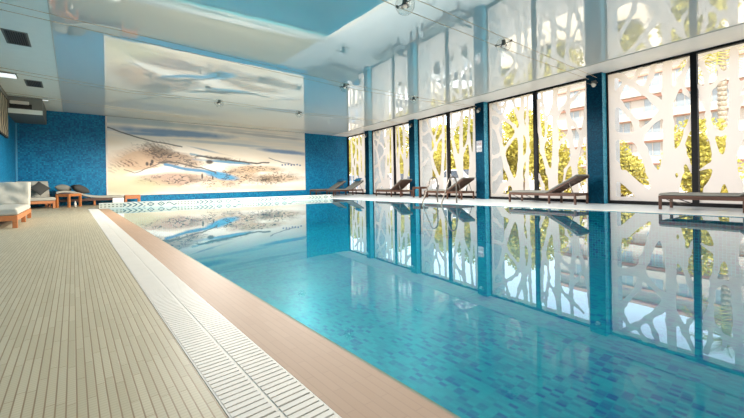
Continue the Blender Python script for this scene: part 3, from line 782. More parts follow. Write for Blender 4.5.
for c, lab in ((3.2, 'on the nearest blue pillar'), (7.06, 'on the blue pillar with the notice'), (10.92, 'on the blue pillar beside the small side table'), (14.78, 'on the farthest blue pillar')):
    p = WP(c + 0.035, PP, 3.22)
    t = thing('wire_anchor', 'silver wire tensioner bracket high ' + lab, 'bracket', p, WTH, 'wire anchors on the pillars')
    b = bmesh.new(); bx(b, -0.03, -0.001, -0.06, 0.06, -0.07, 0.07); obj('plate', b, M_DARKMETAL, t, 0.004)
    b = bmesh.new(); tube(b, [(-0.03, -0.09, 0), (-0.03, 0.09, 0)], 0.02, 10); tube(b, [(-0.17, -0.09, 0.0), (-0.03, -0.09, 0)], 0.016, 10); tube(b, [(-0.17, 0.09, 0), (-0.03, 0.09, 0)], 0.016, 10); obj('turnbuckle', b, M_STEEL, t)
    b = bmesh.new(); tube(b, [(-0.10, 0.0, -0.03), (-0.14, -0.06, -0.09)], [0.035, 0.05], 14); obj('end_cap', b, M_WHITE, t)

# ------------------------------------------------------------------ left ceiling and wall fittings
for (x0, x1, y0, y1, lab) in ((-0.90, -0.62, 8.85, 9.6, 'dark square vent grille in the left ceiling strip, the nearer one'), (-0.90, -0.62, 12.65, 13.35, 'dark square vent grille in the left ceiling strip, the farther one')):
    t = thing('ceiling_vent', lab, 'vent', ((x0 + x1) / 2, (y0 + y1) / 2, HC), 0, 'vent grilles in the left ceiling')
    hx, hy = (x1 - x0) / 2, (y1 - y0) / 2
    b = bmesh.new()
    bx(b, -hx - 0.03, hx + 0.03, -hy - 0.03, -hy, -0.012, -0.0005); bx(b, -hx - 0.03, hx + 0.03, hy, hy + 0.03, -0.012, -0.0005)
    bx(b, -hx - 0.03, -hx, -hy, hy, -0.012, -0.0005); bx(b, hx, hx + 0.03, -hy, hy, -0.012, -0.0005)
    obj('frame', b, M_GREY, t)
    b = bmesh.new(); bx(b, -hx, hx, -hy, hy, -0.003, -0.0005); obj('backing', b, M_DARK, t)
    b = bmesh.new()
    for k in range(9): bx(b, -hx + (k + 0.5) * 2 * hx / 9 - 0.007, -hx + (k + 0.5) * 2 * hx / 9 + 0.007, -hy, hy, -0.011, -0.003)
    obj('grille', b, plain('brown_grille', (0.05, 0.04, 0.035), 0.5), t)
M_LIGHT = NT('lit_diffuser'); M_LIGHT.col((0.9, 0.9, 0.88)); M_LIGHT.b.inputs['Emission Color'].default_value = (0.9, 0.95, 1, 1); M_LIGHT.b.inputs['Emission Strength'].default_value = 0.8; M_LIGHT = M_LIGHT.m
t = thing('ceiling_light', 'white strip light in the left ceiling beside the wall panel', 'light', (-1.22, 12.3, HC))
b = bmesh.new(); bx(b, -0.2, 0.2, -0.22, 0.22, -0.03, -0.0005); obj('housing', b, M_GREY, t)
b = bmesh.new(); bx(b, -0.18, 0.18, -0.19, 0.19, -0.045, -0.03); obj('diffuser', b, M_LIGHT, t)
t = thing('ceiling_light', 'small slim white light in the ceiling above the blue corner', 'light', (-0.72, 15.2, HC))
b = bmesh.new(); bx(b, -0.17, 0.17, -0.05, 0.05, -0.02, -0.0005); obj('housing', b, M_WHITE, t)
b = bmesh.new(); bx(b, -0.15, 0.15, -0.035, 0.035, -0.028, -0.02); obj('diffuser', b, M_LIGHT, t)
# grey air unit in the corner
t = thing('air_unit', 'grey ceiling air unit in the blue tiled corner above the daybeds', 'air unit', (XL, YB, HC))
b = bmesh.new(); bx(b, 0.002, 0.80, -2.20, -0.002, -0.52, -0.002); obj('body', b, M_GREY, t)
b = bmesh.new(); bx(b, 0.07, 0.56, -2.22, -2.20, -0.36, -0.22); obj('outlet', b, M_DARK, t)
b = bmesh.new(); bx(b, 0.08, 0.50, -2.26, -2.20, -0.24, -0.14); obj('flap', b, M_WHITE, t, 0.02)
b = bmesh.new(); bx(b, 0.002, 0.80, -2.215, -2.20, -0.52, -0.38); obj('lower_panel', b, M_MATTE, t)
# striped picture panel on the left wall
t = thing('striped_panel', 'tall panel with vertical black and cream stripes hung on the left wall', 'wall art', (XL, 13.4, 2.75))
b = bmesh.new(); bx(b, 0.001, 0.05, -1.6, 1.6, -0.58, 0.58); obj('frame', b, M_DARK, t)
def zeb(U, V):
    n = vnoise(U, V, 2.2, 3.5, 30, 3)
    s = np.sin(U * 62 + (n - 0.5) * 9)
    m = np.clip(s * 3 + 0.3, 0, 1)[..., None]
    return lin(36, 32, 30) * (1 - m) + lin(196, 180, 150) * m
painted_sheet('striped_print', lambda u, v: np.stack([np.full_like(u, 0.053), -1.55 + 3.1 * u, -0.54 + 1.08 * v], -1), 220, 40, zeb, vcol('striped_print_paint', 0.6), t)
struct(boxo('trim_4', (XL, XL + 0.04, 6.0, 15.05, 3.34, HC - 0.001), M_GREY))
# notice on the second pillar
p = WP(7.06 + 0.06, PP + 0.002, 1.9)
t = thing('pool_notice', 'pale grey printed notice board fixed on a dark blue pillar', 'notice', p, WTH)
b = bmesh.new(); bx(b, -0.012, 0.0, -0.125, 0.125, -0.2, 0.2); obj('board', b, plain('pale_grey_notice', (0.30, 0.30, 0.31), 0.5), t, 0.003)
def notice(U, V):
    C = np.ones(U.shape + (3,)) * lin(150, 150, 154)
    def put(m, c):
        C[m] = c
    put((np.abs(V - 0.47) < 0.03), lin(180, 180, 182))
    for (a, c, k) in ((0.27, 0.72, (90, 80, 86)), (0.72, 0.72, (120, 70, 70)), (0.27, 0.25, (110, 110, 116)), (0.72, 0.25, (96, 96, 100))):
        r = np.hypot((U - a) * 0.62, V - c)
        put((r < 0.125) & (r > 0.085), lin(*k)); put((np.abs((U - a) * 0.62 - (V - c)) < 0.022) & (r < 0.11), lin(*k))
    put((np.abs(V - 0.93) < 0.02) & (np.abs(U - 0.5) < 0.38), lin(110, 110, 116))
    put((np.abs(V - 0.05) < 0.015) & (np.abs(U - 0.5) < 0.38), lin(120, 120, 124))
    return C
painted_sheet('printed_face', lambda u, v: np.stack([np.full_like(u, -0.0135), 0.118 - 0.236 * u, -0.192 + 0.384 * v], -1), 50, 80, notice, M_SIGN, t)
# small white block sign on the kerb
boxs = boxo('white_sign_block', (0.95, 1.24, 13.82, 13.90, KH + 0.001, KH + 0.15), M_WHITE, None, 0.008)
tag(boxs, 'small white block standing on the left end of the patterned kerb', 'sign block')

# ------------------------------------------------------------------ furniture
def cushion(name, x0, x1, y0, y1, z0, z1, mat, parent, M=None, wr=0.0, seed=1, nx=14, ny=26, rnd=0.03):
    """a soft pad: rounded rim, optional wrinkles across its top"""
    b = bmesh.new()
    rs = np.random.RandomState(seed)
    W, L, T = x1 - x0, y1 - y0, z1 - z0
    def edge(s, n, L_):
        d = min(s, n - s) / n * L_
        return 1.0 if d >= rnd * 1.6 else math.sqrt(max(0.0, 1 - (1 - d / (rnd * 1.6)) ** 2))
    us = [0, .01, .03, .06] + [0.06 + 0.88 * i / nx for i in range(1, nx)] + [.94, .97, .99, 1]
    vs_ = [0, .005, .015, .03] + [0.03 + 0.94 * i / ny for i in range(1, ny)] + [.97, .985, .995, 1]
    ph = rs.rand(6) * 6.28
    top, bot = [], []
    for u in us:
        tr, brr = [], []
        for v in vs_:
            e = min(edge(u, 1, W), edge(v, 1, L))
            wv = wr * (math.sin(v * L * 26 + math.sin(u * 9 + ph[0]) * 1.6 + ph[1]) * 0.5 + math.sin(v * L * 11 + u * 7 + ph[2]) * 0.5 + math.sin(u * W * 21 + v * 5 + ph[3]) * 0.35) * e
            zt = z0 + T * (0.35 + 0.65 * e) + wv
            zb = z0 + T * 0.35 * (1 - e)
            p, q = Vector((x0 + u * W, y0 + v * L, zt)), Vector((x0 + u * W, y0 + v * L, zb))
            if M is not None: p, q = M @ p, M @ q
            tr.append(b.verts.new(p)); brr.append(b.verts.new(q))
        top.append(tr); bot.append(brr)
    n, m = len(us), len(vs_)
    for i in range(n - 1):
        for j in range(m - 1):
            b.faces.new((top[i][j], top[i + 1][j], top[i + 1][j + 1], top[i][j + 1]))
            b.faces.new((bot[i][j], bot[i][j + 1], bot[i + 1][j + 1], bot[i + 1][j]))
    for i in range(n - 1):
        b.faces.new((top[i][0], bot[i][0], bot[i + 1][0], top[i + 1][0])); b.faces.new((top[i][-1], top[i + 1][-1], bot[i + 1][-1], bot[i][-1]))
    for j in range(m - 1):
        b.faces.new((top[0][j], top[0][j + 1], bot[0][j + 1], bot[0][j])); b.faces.new((top[-1][j], bot[-1][j], bot[-1][j + 1], top[-1][j + 1]))
    return obj(name, b, mat, parent, smooth=True)

def pillow(name, w_, h_, t_, mat, n=16):
    b = bmesh.new(); G_ = {}
    for s in (1, -1):
        for i in range(n + 1):
            for j in range(n + 1):
                u, v = 2 * i / n - 1, 2 * j / n - 1
                if s == -1 and (i in (0, n) or j in (0, n)): G_[s, i, j] = G_[1, i, j]; continue
                k = (1 - abs(u) ** 2.6) * (1 - abs(v) ** 2.6)
                px = u * w_ / 2 * (1 - 0.07 * (1 - v * v)) if abs(u) > 0.9 else u * w_ / 2
                py = v * h_ / 2 * (1 - 0.07 * (1 - u * u)) if abs(v) > 0.9 else v * h_ / 2
                G_[s, i, j] = b.verts.new((px, py, s * t_ / 2 * k ** 0.7))
    for s in (1, -1):
        for i in range(n):
            for j in range(n):
                f = (G_[s, i, j], G_[s, i + 1, j], G_[s, i + 1, j + 1], G_[s, i, j + 1])
                b.faces.new(f if s == 1 else f[::-1])
    return obj(name, b, mat, None, smooth=True)

def make_lounger(label, cush=M_CUSH):
    W, L, H, hy = 0.66, 1.98, 0.29, 1.20
    t = thing('sun_lounger', label, 'sun lounger', (0, 0, 0), 0, 'loungers along the windows')
    b = bmesh.new()
    for x in (0, W - 0.035): bx(b, x, x + 0.035, 0, L, H - 0.075, H)
    for y in (0.0, 0.68, L - 0.035): bx(b, 0.035, W - 0.035, y, y + 0.035, H - 0.07, H - 0.005)
    for k in range(12): bx(b, 0.035, W - 0.035, 0.06 + k * 0.09, 0.12 + k * 0.09, H - 0.02, H - 0.004)
    obj('frame', b, M_DKWOOD, t, 0.004)
    for x in (0, W - 0.045):
        for y in (0.0, 1.24, L - 0.045):
            b = bmesh.new(); bx(b, x, x + 0.045, y, y + 0.05, 0.0005, H - 0.075); obj('leg', b, M_DKWOOD, t, 0.004)
    cushion('seat_cushion', 0.01, W - 0.01, 0.0, hy + 0.01, H, H + 0.055, cush, t)
    th = R(29)
    M = Matrix.Translation((0, hy, H)) @ Matrix.Rotation(th, 4, 'X')
    b = bmesh.new()
    for x in (0.03, W - 0.065): bx(b, x, x + 0.035, 0, 0.93, -0.035, 0.0, M)
    for k in range(10): bx(b, 0.065, W - 0.065, 0.02 + k * 0.095, 0.075 + k * 0.095, -0.02, -0.002, M)
    obj('backrest_frame', b, M_DKWOOD, t, 0.003)
    cushion('backrest_cushion', 0.01, W - 0.01, 0.0, 0.95, 0.0, 0.055, cush, t, M=M)
    b = bmesh.new()
    a = M @ Vector((0, 0.66, -0.03))
    for x in (0.06, W - 0.06): tube(b, [(x, a.y, a.z), (x, a.y + 0.12, H - 0.04)], 0.011, 8)
    tube(b, [(0.06, a.y + 0.12, H - 0.04), (W - 0.06, a.y + 0.12, H - 0.04)], 0.011, 8)
    obj('prop', b, M_STEEL, t)
    b = bmesh.new(); tube(b, [(0.06, 0.12, H - 0.08), (0.06, 0.36, H - 0.17), (W - 0.06, 0.36, H - 0.17), (W - 0.06, 0.12, H - 0.08)], 0.010, 8)
    obj('pull_handle', b, M_STEEL, t)
    return t
def lz_loc(s, o): return WP(s, o, 0)
RZ = WTH + math.pi
L0 = make_lounger('taupe cushioned teak lounger in the nearest window, cut by the right edge')
L0.location = lz_loc(1.53, 0.66); L0.rotation_euler = (0, 0, RZ)
dup(L0, lz_loc(5.32, 0.44), RZ, 'taupe cushioned teak lounger in front of the second window from the camera')
dup(L0, lz_loc(9.22, 0.42), RZ, 'taupe cushioned teak lounger behind the pool ladder rails')
dup(L0, lz_loc(12.75, 0.42), RZ, 'taupe cushioned teak lounger left of the small side table')
far = [dup(L0, (10.12, 15.56, 0), R(-90), 'low teak lounger by the blue far wall, nearer to the pool'),
       dup(L0, (9.88, 16.85, 0), R(-90), 'low teak lounger by the blue far wall, in the corner beside the glass')]
for k, (o, lab) in enumerate(zip(far, ('blue pillow on the raised head of the far lounger nearer the pool', 'blue pillow on the raised head of the lounger in the far corner'))):
    p = pillow('pillow', 0.50, 0.32, 0.12, M_BLUEP)
    tag(p, lab, 'pillow', 'blue lounger pillows')
    p.matrix_world = Matrix.Translation(o.location + Vector((1.20 + 0.66, -0.33, 0.29 + 0.53))) @ Matrix.Rotation(R(-29), 4, 'Y') @ Matrix.Rotation(R(90), 4, 'Z')

def make_table(label, name, size, h, mat, loc, rz, size_y=None):
    t = thing(name, label, 'table', loc, rz)
    s = size / 2
    q = (size_y or size) / 2
    b = bmesh.new()
    n = 5
    for k in range(n): bx(b, -s + k * size / n + 0.003, -s + (k + 1) * size / n - 0.003, -q, q, h - 0.03, h)
    obj('table_top', b, mat, t, 0.003)
    b = bmesh.new()
    bx(b, -s + 0.01, s - 0.01, -q + 0.01, -q + 0.035, h - 0.09, h - 0.03); bx(b, -s + 0.01, s - 0.01, q - 0.035, q - 0.01, h - 0.09, h - 0.03)
    bx(b, -s + 0.01, -s + 0.035, -q + 0.035, q - 0.035, h - 0.09, h - 0.03); bx(b, s - 0.035, s - 0.01, -q + 0.035, q - 0.035, h - 0.09, h - 0.03)
    obj('apron', b, mat, t)
    for x in (-s, s - 0.06):
        for y in (-q, q - 0.06):
            b = bmesh.new(); bx(b, x, x + 0.06, y, y + 0.06, 0.0005, h - 0.03); obj('leg', b, mat, t, 0.004)
    return t
make_table('small dark teak side table between two window loungers, left of the ladder', 'side_table', 0.46, 0.45, M_DKWOOD, WP(9.80, 0.78), WTH)
make_table('orange teak side table between the cream daybed and the pillowed chaise', 'side_table', 0.42, 0.46, M_ORWOOD, (-0.114, 15.865, 0), R(-33), 0.60)

def make_daybed(label, loc, rz, W, L, seat=0.22, bl=0.62, bang=62, wr=0.008):
    t = thing('daybed', label, 'daybed', loc, rz, 'cream daybeds by the left wall')
    b = bmesh.new()
    bx(b, 0, W, 0, 0.04, seat - 0.09, seat); bx(b, 0, W, L - 0.04, L, seat - 0.09, seat)
    for x in (0, W - 0.04): bx(b, x, x + 0.04, 0.04, L - 0.04, seat - 0.09, seat)
    for k in range(int(L / 0.1) - 1): bx(b, 0.04, W - 0.04, 0.06 + k * 0.1, 0.12 + k * 0.1, seat - 0.02, seat - 0.002)
    obj('frame', b, M_ORWOOD, t, 0.005)
    for x in (0, W - 0.065):
        for y in (0.0, L * 0.52, L - 0.065):
            b = bmesh.new(); bx(b, x, x + 0.065, y, y + 0.065, 0.0005, seat - 0.09 if 0 < y < L - 0.1 else seat - 0.09); obj('leg', b, M_ORWOOD, t, 0.005)
    yb = L - bl * math.cos(R(bang)) - 0.10
    cushion('seat_cushion', -0.01, W + 0.01, -0.02, yb + 0.06, seat, seat + 0.12, M_CREAM, t, wr=wr * 0.6, seed=4)
    M = Matrix.Translation((0, yb, seat + 0.06)) @ Matrix.Rotation(R(bang), 4, 'X')
    cushion('back_cushion', -0.01, W + 0.01, 0.0, bl, -0.02, 0.10, M_CREAM, t, M=M, wr=wr * 1.5, seed=9)
    b = bmesh.new()
    for x in (0.02, W - 0.06): bx(b, x, x + 0.04, 0, bl - 0.05, -0.06, -0.02, M)
    for k in range(5): bx(b, 0.06, W - 0.06, 0.05 + k * 0.11, 0.11 + k * 0.11, -0.05, -0.03, M)
    obj('back_frame', b, M_ORWOOD, t, 0.004)
    return t
make_daybed('big cream daybed on orange teak legs, nearest the camera at the left edge', (-1.45, 8.50, 0), 0, 0.72, 2.58, 0.215, 0.57, 66, 0.012)
make_daybed('cream daybed with a charcoal diamond pillow, in the blue tiled corner', (-1.238, 15.46, 0), R(10), 0.80, 1.50, 0.25, 0.66, 60, 0.003)
p = pillow('pillow', 0.40, 0.40, 0.13, M_PILLOW); tag(p, 'charcoal square pillow turned on its corner against the cream daybed back', 'pillow')
p.matrix_world = Matrix.Translation((-0.86, 16.32, 0.66)) @ Matrix.Rotation(R(10), 4, 'Z') @ Matrix.Rotation(R(60), 4, 'X') @ Matrix.Rotation(R(45), 4, 'Z')

# curved chaise against the far wall
t = thing('chaise_lounge', 'long low chaise with cream pad along the far blue wall beside the mural', 'chaise', (-0.45, 16.35, 0))
prof = [(0.0, 0.53), (0.18, 0.56), (0.38, 0.55), (0.62, 0.48), (0.86, 0.40), (1.08, 0.355), (1.3, 0.34), (1.6, 0.34), (1.86, 0.335), (1.93, 0.31)]
CW = 0.68
def sweep(bm, pr, th, y0, y1):
    rows = []
    for i, (x, z) in enumerate(pr):
        rows.append([bm.verts.new(q) for q in ((x, y0, z), (x, y1, z), (x, y1, z - th), (x, y0, z - th))])
    for a, c in zip(rows[:-1], rows[1:]):
        for k in range(4): bm.faces.new((a[k], a[(k + 1) % 4], c[(k + 1) % 4], c[k]))
    bm.faces.new(rows[0][::-1]); bm.faces.new(rows[-1])
def smooth_prof(pr, n=5):
    out = []
    for i in range(len(pr) - 1):
        p0, p1, p2, p3 = pr[max(i - 1, 0)], pr[i], pr[i + 1], pr[min(i + 2, len(pr) - 1)]
        for k in range(n):
            s = k / n
            out.append(tuple(0.5 * (2 * p1[j] + (p2[j] - p0[j]) * s + (2 * p0[j] - 5 * p1[j] + 4 * p2[j] - p3[j]) * s * s + (3 * p1[j] - p0[j] - 3 * p2[j] + p3[j]) * s ** 3) for j in (0, 1)))
    out.append(pr[-1]); return out
b = bmesh.new(); sweep(b, smooth_prof(prof), 0.07, 0.0, CW); obj('pad', b, M_CREAM, t, 0.015)
b = bmesh.new(); sweep(b, [(0.75, 0.275), (1.95, 0.265)], 0.10, -0.01, CW + 0.01); sweep(b, [(0.02, 0.455), (0.36, 0.47), (0.62, 0.405), (0.86, 0.335), (0.95, 0.28)], 0.035, 0.02, CW - 0.02); bx(b, 0.0, 0.75, 0.0, 0.04, 0.165, 0.245); bx(b, 0.0, 0.75, CW - 0.04, CW, 0.165, 0.245)
obj('frame', b, M_DKWOOD, t, 0.004)
for x in (0.0, 1.02, 1.88):
    for y in (0.0, CW - 0.05):
        b = bmesh.new(); bx(b, x, x + 0.05, y, y + 0.05, 0.0005, 0.20); obj('leg', b, M_ORWOOD if x == 1.02 else M_DKWOOD, t, 0.004)
p = pillow('pillow', 0.46, 0.40, 0.26, M_TAUPE); tag(p, 'taupe pillow lying at the head end of the chaise', 'pillow')
p.matrix_world = Matrix.Translation((-0.26, 16.66, 0.65)) @ Matrix.Rotation(R(12), 4, 'Y') @ Matrix.Rotation(R(75), 4, 'Z')
p = pillow('pillow', 0.52, 0.44, 0.28, M_PILLOW); tag(p, 'dark charcoal pillow leaning on the slope of the chaise', 'pillow')
p.matrix_world = Matrix.Translation((0.20, 16.60, 0.605)) @ Matrix.Rotation(R(25), 4, 'Y') @ Matrix.Rotation(R(15), 4, 'Z')
p = thing('low_bench', 'short orange teak bench under the left end of the mural', 'bench', (1.52, 16.45, 0))
b = bmesh.new()
for k in range(4): bx(b, 0, 0.50, 0.10 * k, 0.10 * k + 0.094, 0.30, 0.335)
bx(b, 0, 0.50, 0.0, 0.03, 0.19, 0.30); bx(b, 0, 0.50, 0.364, 0.394, 0.19, 0.30)
obj('bench_top', b, M_ORWOOD, p, 0.004)
for x in (0.0, 0.44):
    for y in (0.0, 0.334):
        b = bmesh.new(); bx(b, x, x + 0.06, y, y + 0.06, 0.0005, 0.19); obj('leg', b, M_ORWOOD, p, 0.004)
b = bmesh.new(); lathe(b, [(0.0, 0.0), (0.032, 0.0), (0.034, 0.12), (0.028, 0.15), (0.012, 0.17), (0.012, 0.20), (0.0, 0.20)], 14)
p = obj('drink_bottle', b, M_WHITE); p.location = (0.05, 15.72, 0.0005); tag(p, 'small white bottle on the floor under the orange side table', 'bottle')

# pool ladder
t = thing('pool_ladder', 'curved steel pool ladder rails rising from the water at the window side', 'ladder', (8.75, 6.35, 0))
for y in (0.0, 0.72):
    pts = [(0.0, y, 0.0), (0.0, y, 0.62)] + [(-0.16 + 0.16 * math.cos(a), y, 0.62 + 0.17 * math.sin(a)) for a in (0.4, 0.8, 1.2, 1.57)]
    pts += [(-0.24, y, 0.785), (-0.32, y, 0.74), (-0.50, y, 0.42), (-0.70, y, 0.05), (-0.76, y, -0.12), (-0.77, y, -0.85)]
    b = bmesh.new(); tube(b, pts, 0.021, 12); obj('handrail', b, M_STEEL, t)
    b = bmesh.new(); lathe(b, [(0.022, 0.012), (0.05, 0.010), (0.052, 0.0005)], 18, (0, y, 0)); obj('base_flange', b, M_STEEL, t)
for z in (-0.28, -0.53, -0.78):
    b = bmesh.new(); bx(b, -0.81, -0.73, 0.02, 0.70, z, z + 0.025); obj('step', b, M_STEEL, t, 0.004)

# ------------------------------------------------------------------ outdoors
def LP(s, out, z=0.0): return WA + WD * s + WX * out + Vector((0, 0, z))
GZ = -0.15
b = bmesh.new(); bx(b, 0.1, 120, -60, 110, GZ - 0.2, GZ); struct(wobj('ground', b, M_ASPHALT))

def leaf_cloud(bm, lumps, n, size, rs):
    wts = np.array([a[3] * a[4] * a[5] for a in lumps]) ** 0.67; wts /= wts.sum()
    for i in range(n):
        cx_, cy_, cz_, rx, ry, rz = lumps[rs.choice(len(lumps), p=wts)]
        d = rs.normal(size=3); d /= np.linalg.norm(d) + 1e-9
        k = rs.uniform(0.55, 1.0)
        p = Vector((cx_ + d[0] * rx * k, cy_ + d[1] * ry * k, cz_ + d[2] * rz * k))
        q = Euler((rs.uniform(-1.2, 1.2), rs.uniform(-1.2, 1.2), rs.uniform(0, 6.28))).to_matrix()
        s = size * rs.uniform(0.6, 1.3)
        vs_ = [bm.verts.new(p + q @ Vector(v) * s) for v in ((-0.5, -0.25, 0), (0.1, -0.4, 0.05), (0.7, 0, 0), (0.1, 0.4, 0.05), (-0.5, 0.25, 0))]
        bm.faces.new(vs_)
def make_shrub(name, label, cat, leaf, seed, h, r, n=1500, size=0.16, trunk=0.25, group=None):
    rs = np.random.RandomState(seed)
    t = thing(name, label, cat, (0, 0, GZ), 0, group)
    lumps = []
    for k in range(9):
        a = rs.uniform(0, 6.28); q = rs.uniform(0, 0.55) * r
        zz = rs.uniform(trunk * h + 0.25 * r, h - 0.45 * r)
        s = rs.uniform(0.45, 0.7) * r
        lumps.append((q * math.cos(a), q * math.sin(a), zz, s, s, s * rs.uniform(0.8, 1.2)))
    b = bmesh.new(); leaf_cloud(b, lumps, n, size, rs); obj('foliage', b, leaf, t)
    b = bmesh.new()
    for k in range(5):
        l = lumps[k]
        tube(b, [(0.05 * k - 0.1, 0, 0), (l[0] * 0.4, l[1] * 0.4, l[2] * 0.5), (l[0], l[1], l[2])], [0.05 * h / 3, 0.035 * h / 3, 0.012], 7)
    obj('stem', b, M_BARK, t)
    return t
ys = make_shrub('garden_shrub', 'x', 'shrub', M_YLEAF, 3, 2.9, 1.35, 6500, 0.105, 0.0, 'yellow shrubs outside the windows')
oc = make_shrub('garden_shrub', 'x', 'shrub', M_OLEAF, 5, 2.6, 1.2, 5000, 0.10, 0.0, 'ochre shrubs outside the windows')
tr = make_shrub('garden_tree', 'x', 'tree', M_YLEAF, 8, 6.2, 2.0, 9500, 0.15, 0.16, 'trees outside the windows')
tg = make_shrub('garden_tree', 'x', 'tree', M_GLEAF, 11, 5.2, 1.6, 7000, 0.14, 0.12, 'trees outside the windows')
used = set()
def plant(src, s, out, lab, sc=1.0, rz=0.0):
    p = LP(s, out, GZ)
    if src.name not in used:
        used.add(src.name); src.location = p; src.rotation_euler = (0, 0, rz); src.scale = (sc,) * 3; src['label'] = lab; return src
    return dup(src, p, rz, lab, None, (sc,) * 3)
plant(ys, 2.5, 5.2, 'bright yellow shrub low in the nearest window, left of its thick trunk', 0.98, 0.3)
plant(oc, -0.3, 6.0, 'dry ochre shrub behind the lounger in the nearest window', 0.95, 1.0)
plant(ys, 5.3, 6.2, 'yellow shrub behind the pillar between the two nearest windows', 0.95, 2.0)
plant(oc, -3.2, 6.2, 'ochre shrub at the right edge of the nearest window', 1.1, 2.2)
plant(tg, 1.2, 10.5, 'olive green tree below the palm in the nearest window', 0.78, 0.4)
plant(ys, 8.2, 6.2, 'yellow shrub in the right pane of the second window', 1.22, 1.1)
plant(ys, 11.6, 7.6, 'tall yellow shrub behind the left pane of the second window', 1.45, 4.3)
plant(tr, 13.2, 11.5, 'tall yellow tree rising behind the left pane of the second window', 0.95, 0.5)
plant(ys, 14.8, 7.0, 'yellow shrub low in the right pane of the third window', 1.25, 2.9)
plant(tg, 17.6, 11.0, 'olive green tree in the right pane of the third window', 1.2, 1.2)
plant(ys, 18.4, 7.4, 'yellow shrub low in the left pane of the third window', 1.3, 5.5)
plant(tr, 22.6, 12.4, 'tall yellow tree behind the left pane of the third window', 1.0, 3.6)
plant(ys, 22.4, 7.8, 'yellow shrub behind the cars in the fourth window', 1.3, 0.9)
plant(tr, 27.0, 11.0, 'tall yellow tree beyond the fourth window', 1.05, 1.9)
plant(ys, 26.8, 8.0, 'yellow shrub low beyond the fourth window, in its left pane', 1.35, 3.3)
plant(tg, 32.0, 10.0, 'olive green tree beyond the last narrow window', 1.2, 2.7)
plant(tr, 37.0, 12.0, 'farthest yellow tree, beyond the corner of the hall', 1.1, 4.4)

# palm
rs = np.random.RandomState(21)
pl = thing('palm_tree', 'tall palm with a shaggy pale trunk in the right pane of the nearest window', 'tree', (28.2, 2.15, GZ + 0.0))
b = bmesh.new()
prev = None
for i in range(31):
    z = i * 0.28
    tube(b, [(0, 0, z), (0, 0, z + 0.30)], [0.15 + 0.02 * (i % 2), 0.21], 9)
    for k in range(9):
        a = k * 0.7 + (i % 2) * 0.35
        c, s_ = math.cos(a), math.sin(a)
        v = [b.verts.new(q) for q in ((0.17 * c - 0.05 * s_, 0.17 * s_ + 0.05 * c, z + 0.05), (0.17 * c + 0.05 * s_, 0.17 * s_ - 0.05 * c, z + 0.05), (0.30 * c, 0.30 * s_, z + 0.30))]
        b.faces.new(v)
obj('trunk', b, M_PALMB, pl)
for k in range(18):
    a = k * 2.39996; el = 1.25 - 0.11 * k
    b = bmesh.new()
    L_ = 2.1; P = []
    for i in range(9):
        q = i / 8
        P.append(Vector((math.cos(a) * L_ * q * math.cos(el * (1 - q * 0.5)), math.sin(a) * L_ * q * math.cos(el * (1 - q * 0.5)), 8.7 + L_ * (q * math.sin(el) - 0.55 * q * q))))
    tube(b, P, 0.018, 5)
    side = Vector((-math.sin(a), math.cos(a), 0))
    for i in range(1, 9):
        for s in (-1, 1):
            for dd in (0.0, 0.5):
                o_ = P[i - 1].lerp(P[i], dd); ln = 0.5 * math.sin(math.pi * (i - 0.5 + dd * 0.5) / 9) + 0.12
                tgt = o_ + side * s * ln + (P[i] - P[i - 1]).normalized() * 0.22 + Vector((0, 0, -0.15 * ln))
                wv = (P[i] - P[i - 1]).normalized() * 0.035
                b.faces.new([b.verts.new(q) for q in (o_ - wv, o_ + wv, tgt)])
    obj('frond', b, M_GLEAF, pl)

# building across the yard
bd = thing('apartment_building', 'white apartment block with salmon bands and rows of windows beyond the shrubs', 'building', LP(8, 45, GZ), WTH)
b = bmesh.new(); bx(b, 0.0, 12, -24, 21.5, 0, 15.9); obj('wall', b, M_BUILD, bd)
b = bmesh.new(); bx(b, -0.9, 12.5, -24.3, 21.8, 15.9, 16.25); obj('roof', b, M_PINK, bd)
for fz in (1.0, 3.95, 6.9, 9.75, 12.85):
    b = bmesh.new(); bx(b, -1.0, -0.002, -24, 21.5, fz - 1.35, fz - 0.45); obj('balcony_parapet', b, M_BUILD, bd)
    b = bmesh.new(); bx(b, -0.5, -0.002, -24, 21.5, fz + 1.40, fz + 1.72) if fz < 12 else bx(b, -0.3, -0.002, -24, 21.5, fz + 1.35, fz + 1.6); obj('salmon_band', b, M_PINK, bd)
k0 = 0
for fz in (1.0, 3.95, 6.9, 9.75, 12.85):
    for k in range(13):
        y = -21.5 + k * 3.3
        b = bmesh.new()
        for (a, c) in ((y, y + 0.07), (y + 0.86, y + 0.94), (y + 1.73, y + 1.8)): bx(b, -0.12, -0.002, a, c, fz - 0.3, fz + 1.3)
        bx(b, -0.12, -0.002, y, y + 1.8, fz - 0.36, fz - 0.3); bx(b, -0.12, -0.002, y, y + 1.8, fz + 1.3, fz + 1.36)
        wnd = obj('window', b, M_BUILD, bd)
        b = bmesh.new(); bx(b, -0.05, -0.003, y + 0.07, y + 1.73, fz - 0.3, fz + 1.3); obj('pane', b, M_PANE, wnd)

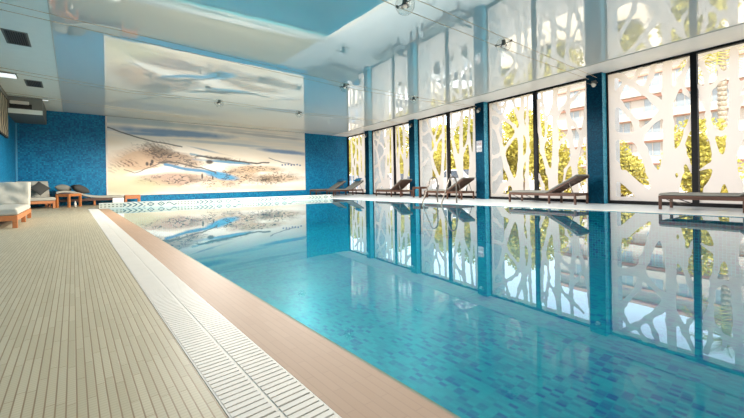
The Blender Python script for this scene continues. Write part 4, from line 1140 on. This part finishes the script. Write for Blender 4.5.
# parked cars
def make_car(label, mat, loc, rz):
    t = thing('parked_car', label, 'car', loc, rz, 'cars parked outside')
    prof = [(-2.0, 0.30), (-2.05, 0.62), (-1.95, 0.80), (-1.0, 0.92), (-0.35, 1.38), (0.95, 1.42), (1.65, 0.98), (2.0, 0.92), (2.08, 0.60), (2.0, 0.30)]
    b = bmesh.new()
    a = [b.verts.new((x, -0.82 if z < 1.0 else -0.66, z)) for x, z in prof]; c = [b.verts.new((x, 0.82 if z < 1.0 else 0.66, z)) for x, z in prof]
    n = len(prof)
    b.faces.new(a); b.faces.new(c[::-1])
    for i in range(n): b.faces.new((a[i], c[i], c[(i + 1) % n], a[(i + 1) % n]))
    obj('body', b, mat, t, 0.06, 3)
    b = bmesh.new()
    for s in (-1, 1):
        q = [(-0.85, 0.96), (-0.30, 1.33), (0.90, 1.36), (1.45, 1.0)]
        b.faces.new([b.verts.new((x, s * (0.835 - (z - 0.96) * 0.38), z)) for x, z in (q if s < 0 else q[::-1])])
    for q in (((-1.0, 0.95), (-0.40, 1.36)), ((1.0, 1.40), (1.60, 1.02))):
        (x0, z0), (x1, z1) = q
        dx = -0.02 if x0 < 0 else 0.03
        b.faces.new([b.verts.new(p) for p in ((x0 + dx, -0.62, z0 + 0.02), (x0 + dx, 0.62, z0 + 0.02), (x1 + dx, 0.60, z1 + 0.02), (x1 + dx, -0.60, z1 + 0.02))])
    obj('glazing', b, M_CARGLASS, t)
    for x in (-1.3, 1.3):
        for s in (-1, 1):
            b = bmesh.new(); tube(b, [(x, s * 0.66, 0.31), (x, s * 0.86, 0.31)], 0.31, 20); wh = obj('wheel', b, M_TYRE, t)
            b = bmesh.new(); tube(b, [(x, s * 0.855, 0.31), (x, s * 0.875, 0.31)], 0.19, 16); obj('hubcap', b, M_STEEL, wh)
    b = bmesh.new()
    for s in (-1, 1): bx(b, 2.03, 2.10, s * 0.66 - 0.13, s * 0.66 + 0.13, 0.66, 0.82)
    obj('tail_light', b, M_RED, t, 0.01)
    b = bmesh.new()
    for s in (-1, 1): bx(b, -2.07, -1.98, s * 0.62 - 0.15, s * 0.62 + 0.15, 0.62, 0.76)
    obj('headlight', b, M_SILVER, t, 0.01)
    return t
make_car('pale car parked outside the second window, low behind the film', M_SILVER, LP(11.2, 3.6, GZ), WTH + R(80))
make_car('white car parked outside the third and fourth windows', M_SILVER, LP(18.2, 4.2, GZ), WTH + R(84))
make_car('grey blue car parked farthest along the window wall', M_BLUECAR, LP(23.5, 4.6, GZ), WTH + R(86))
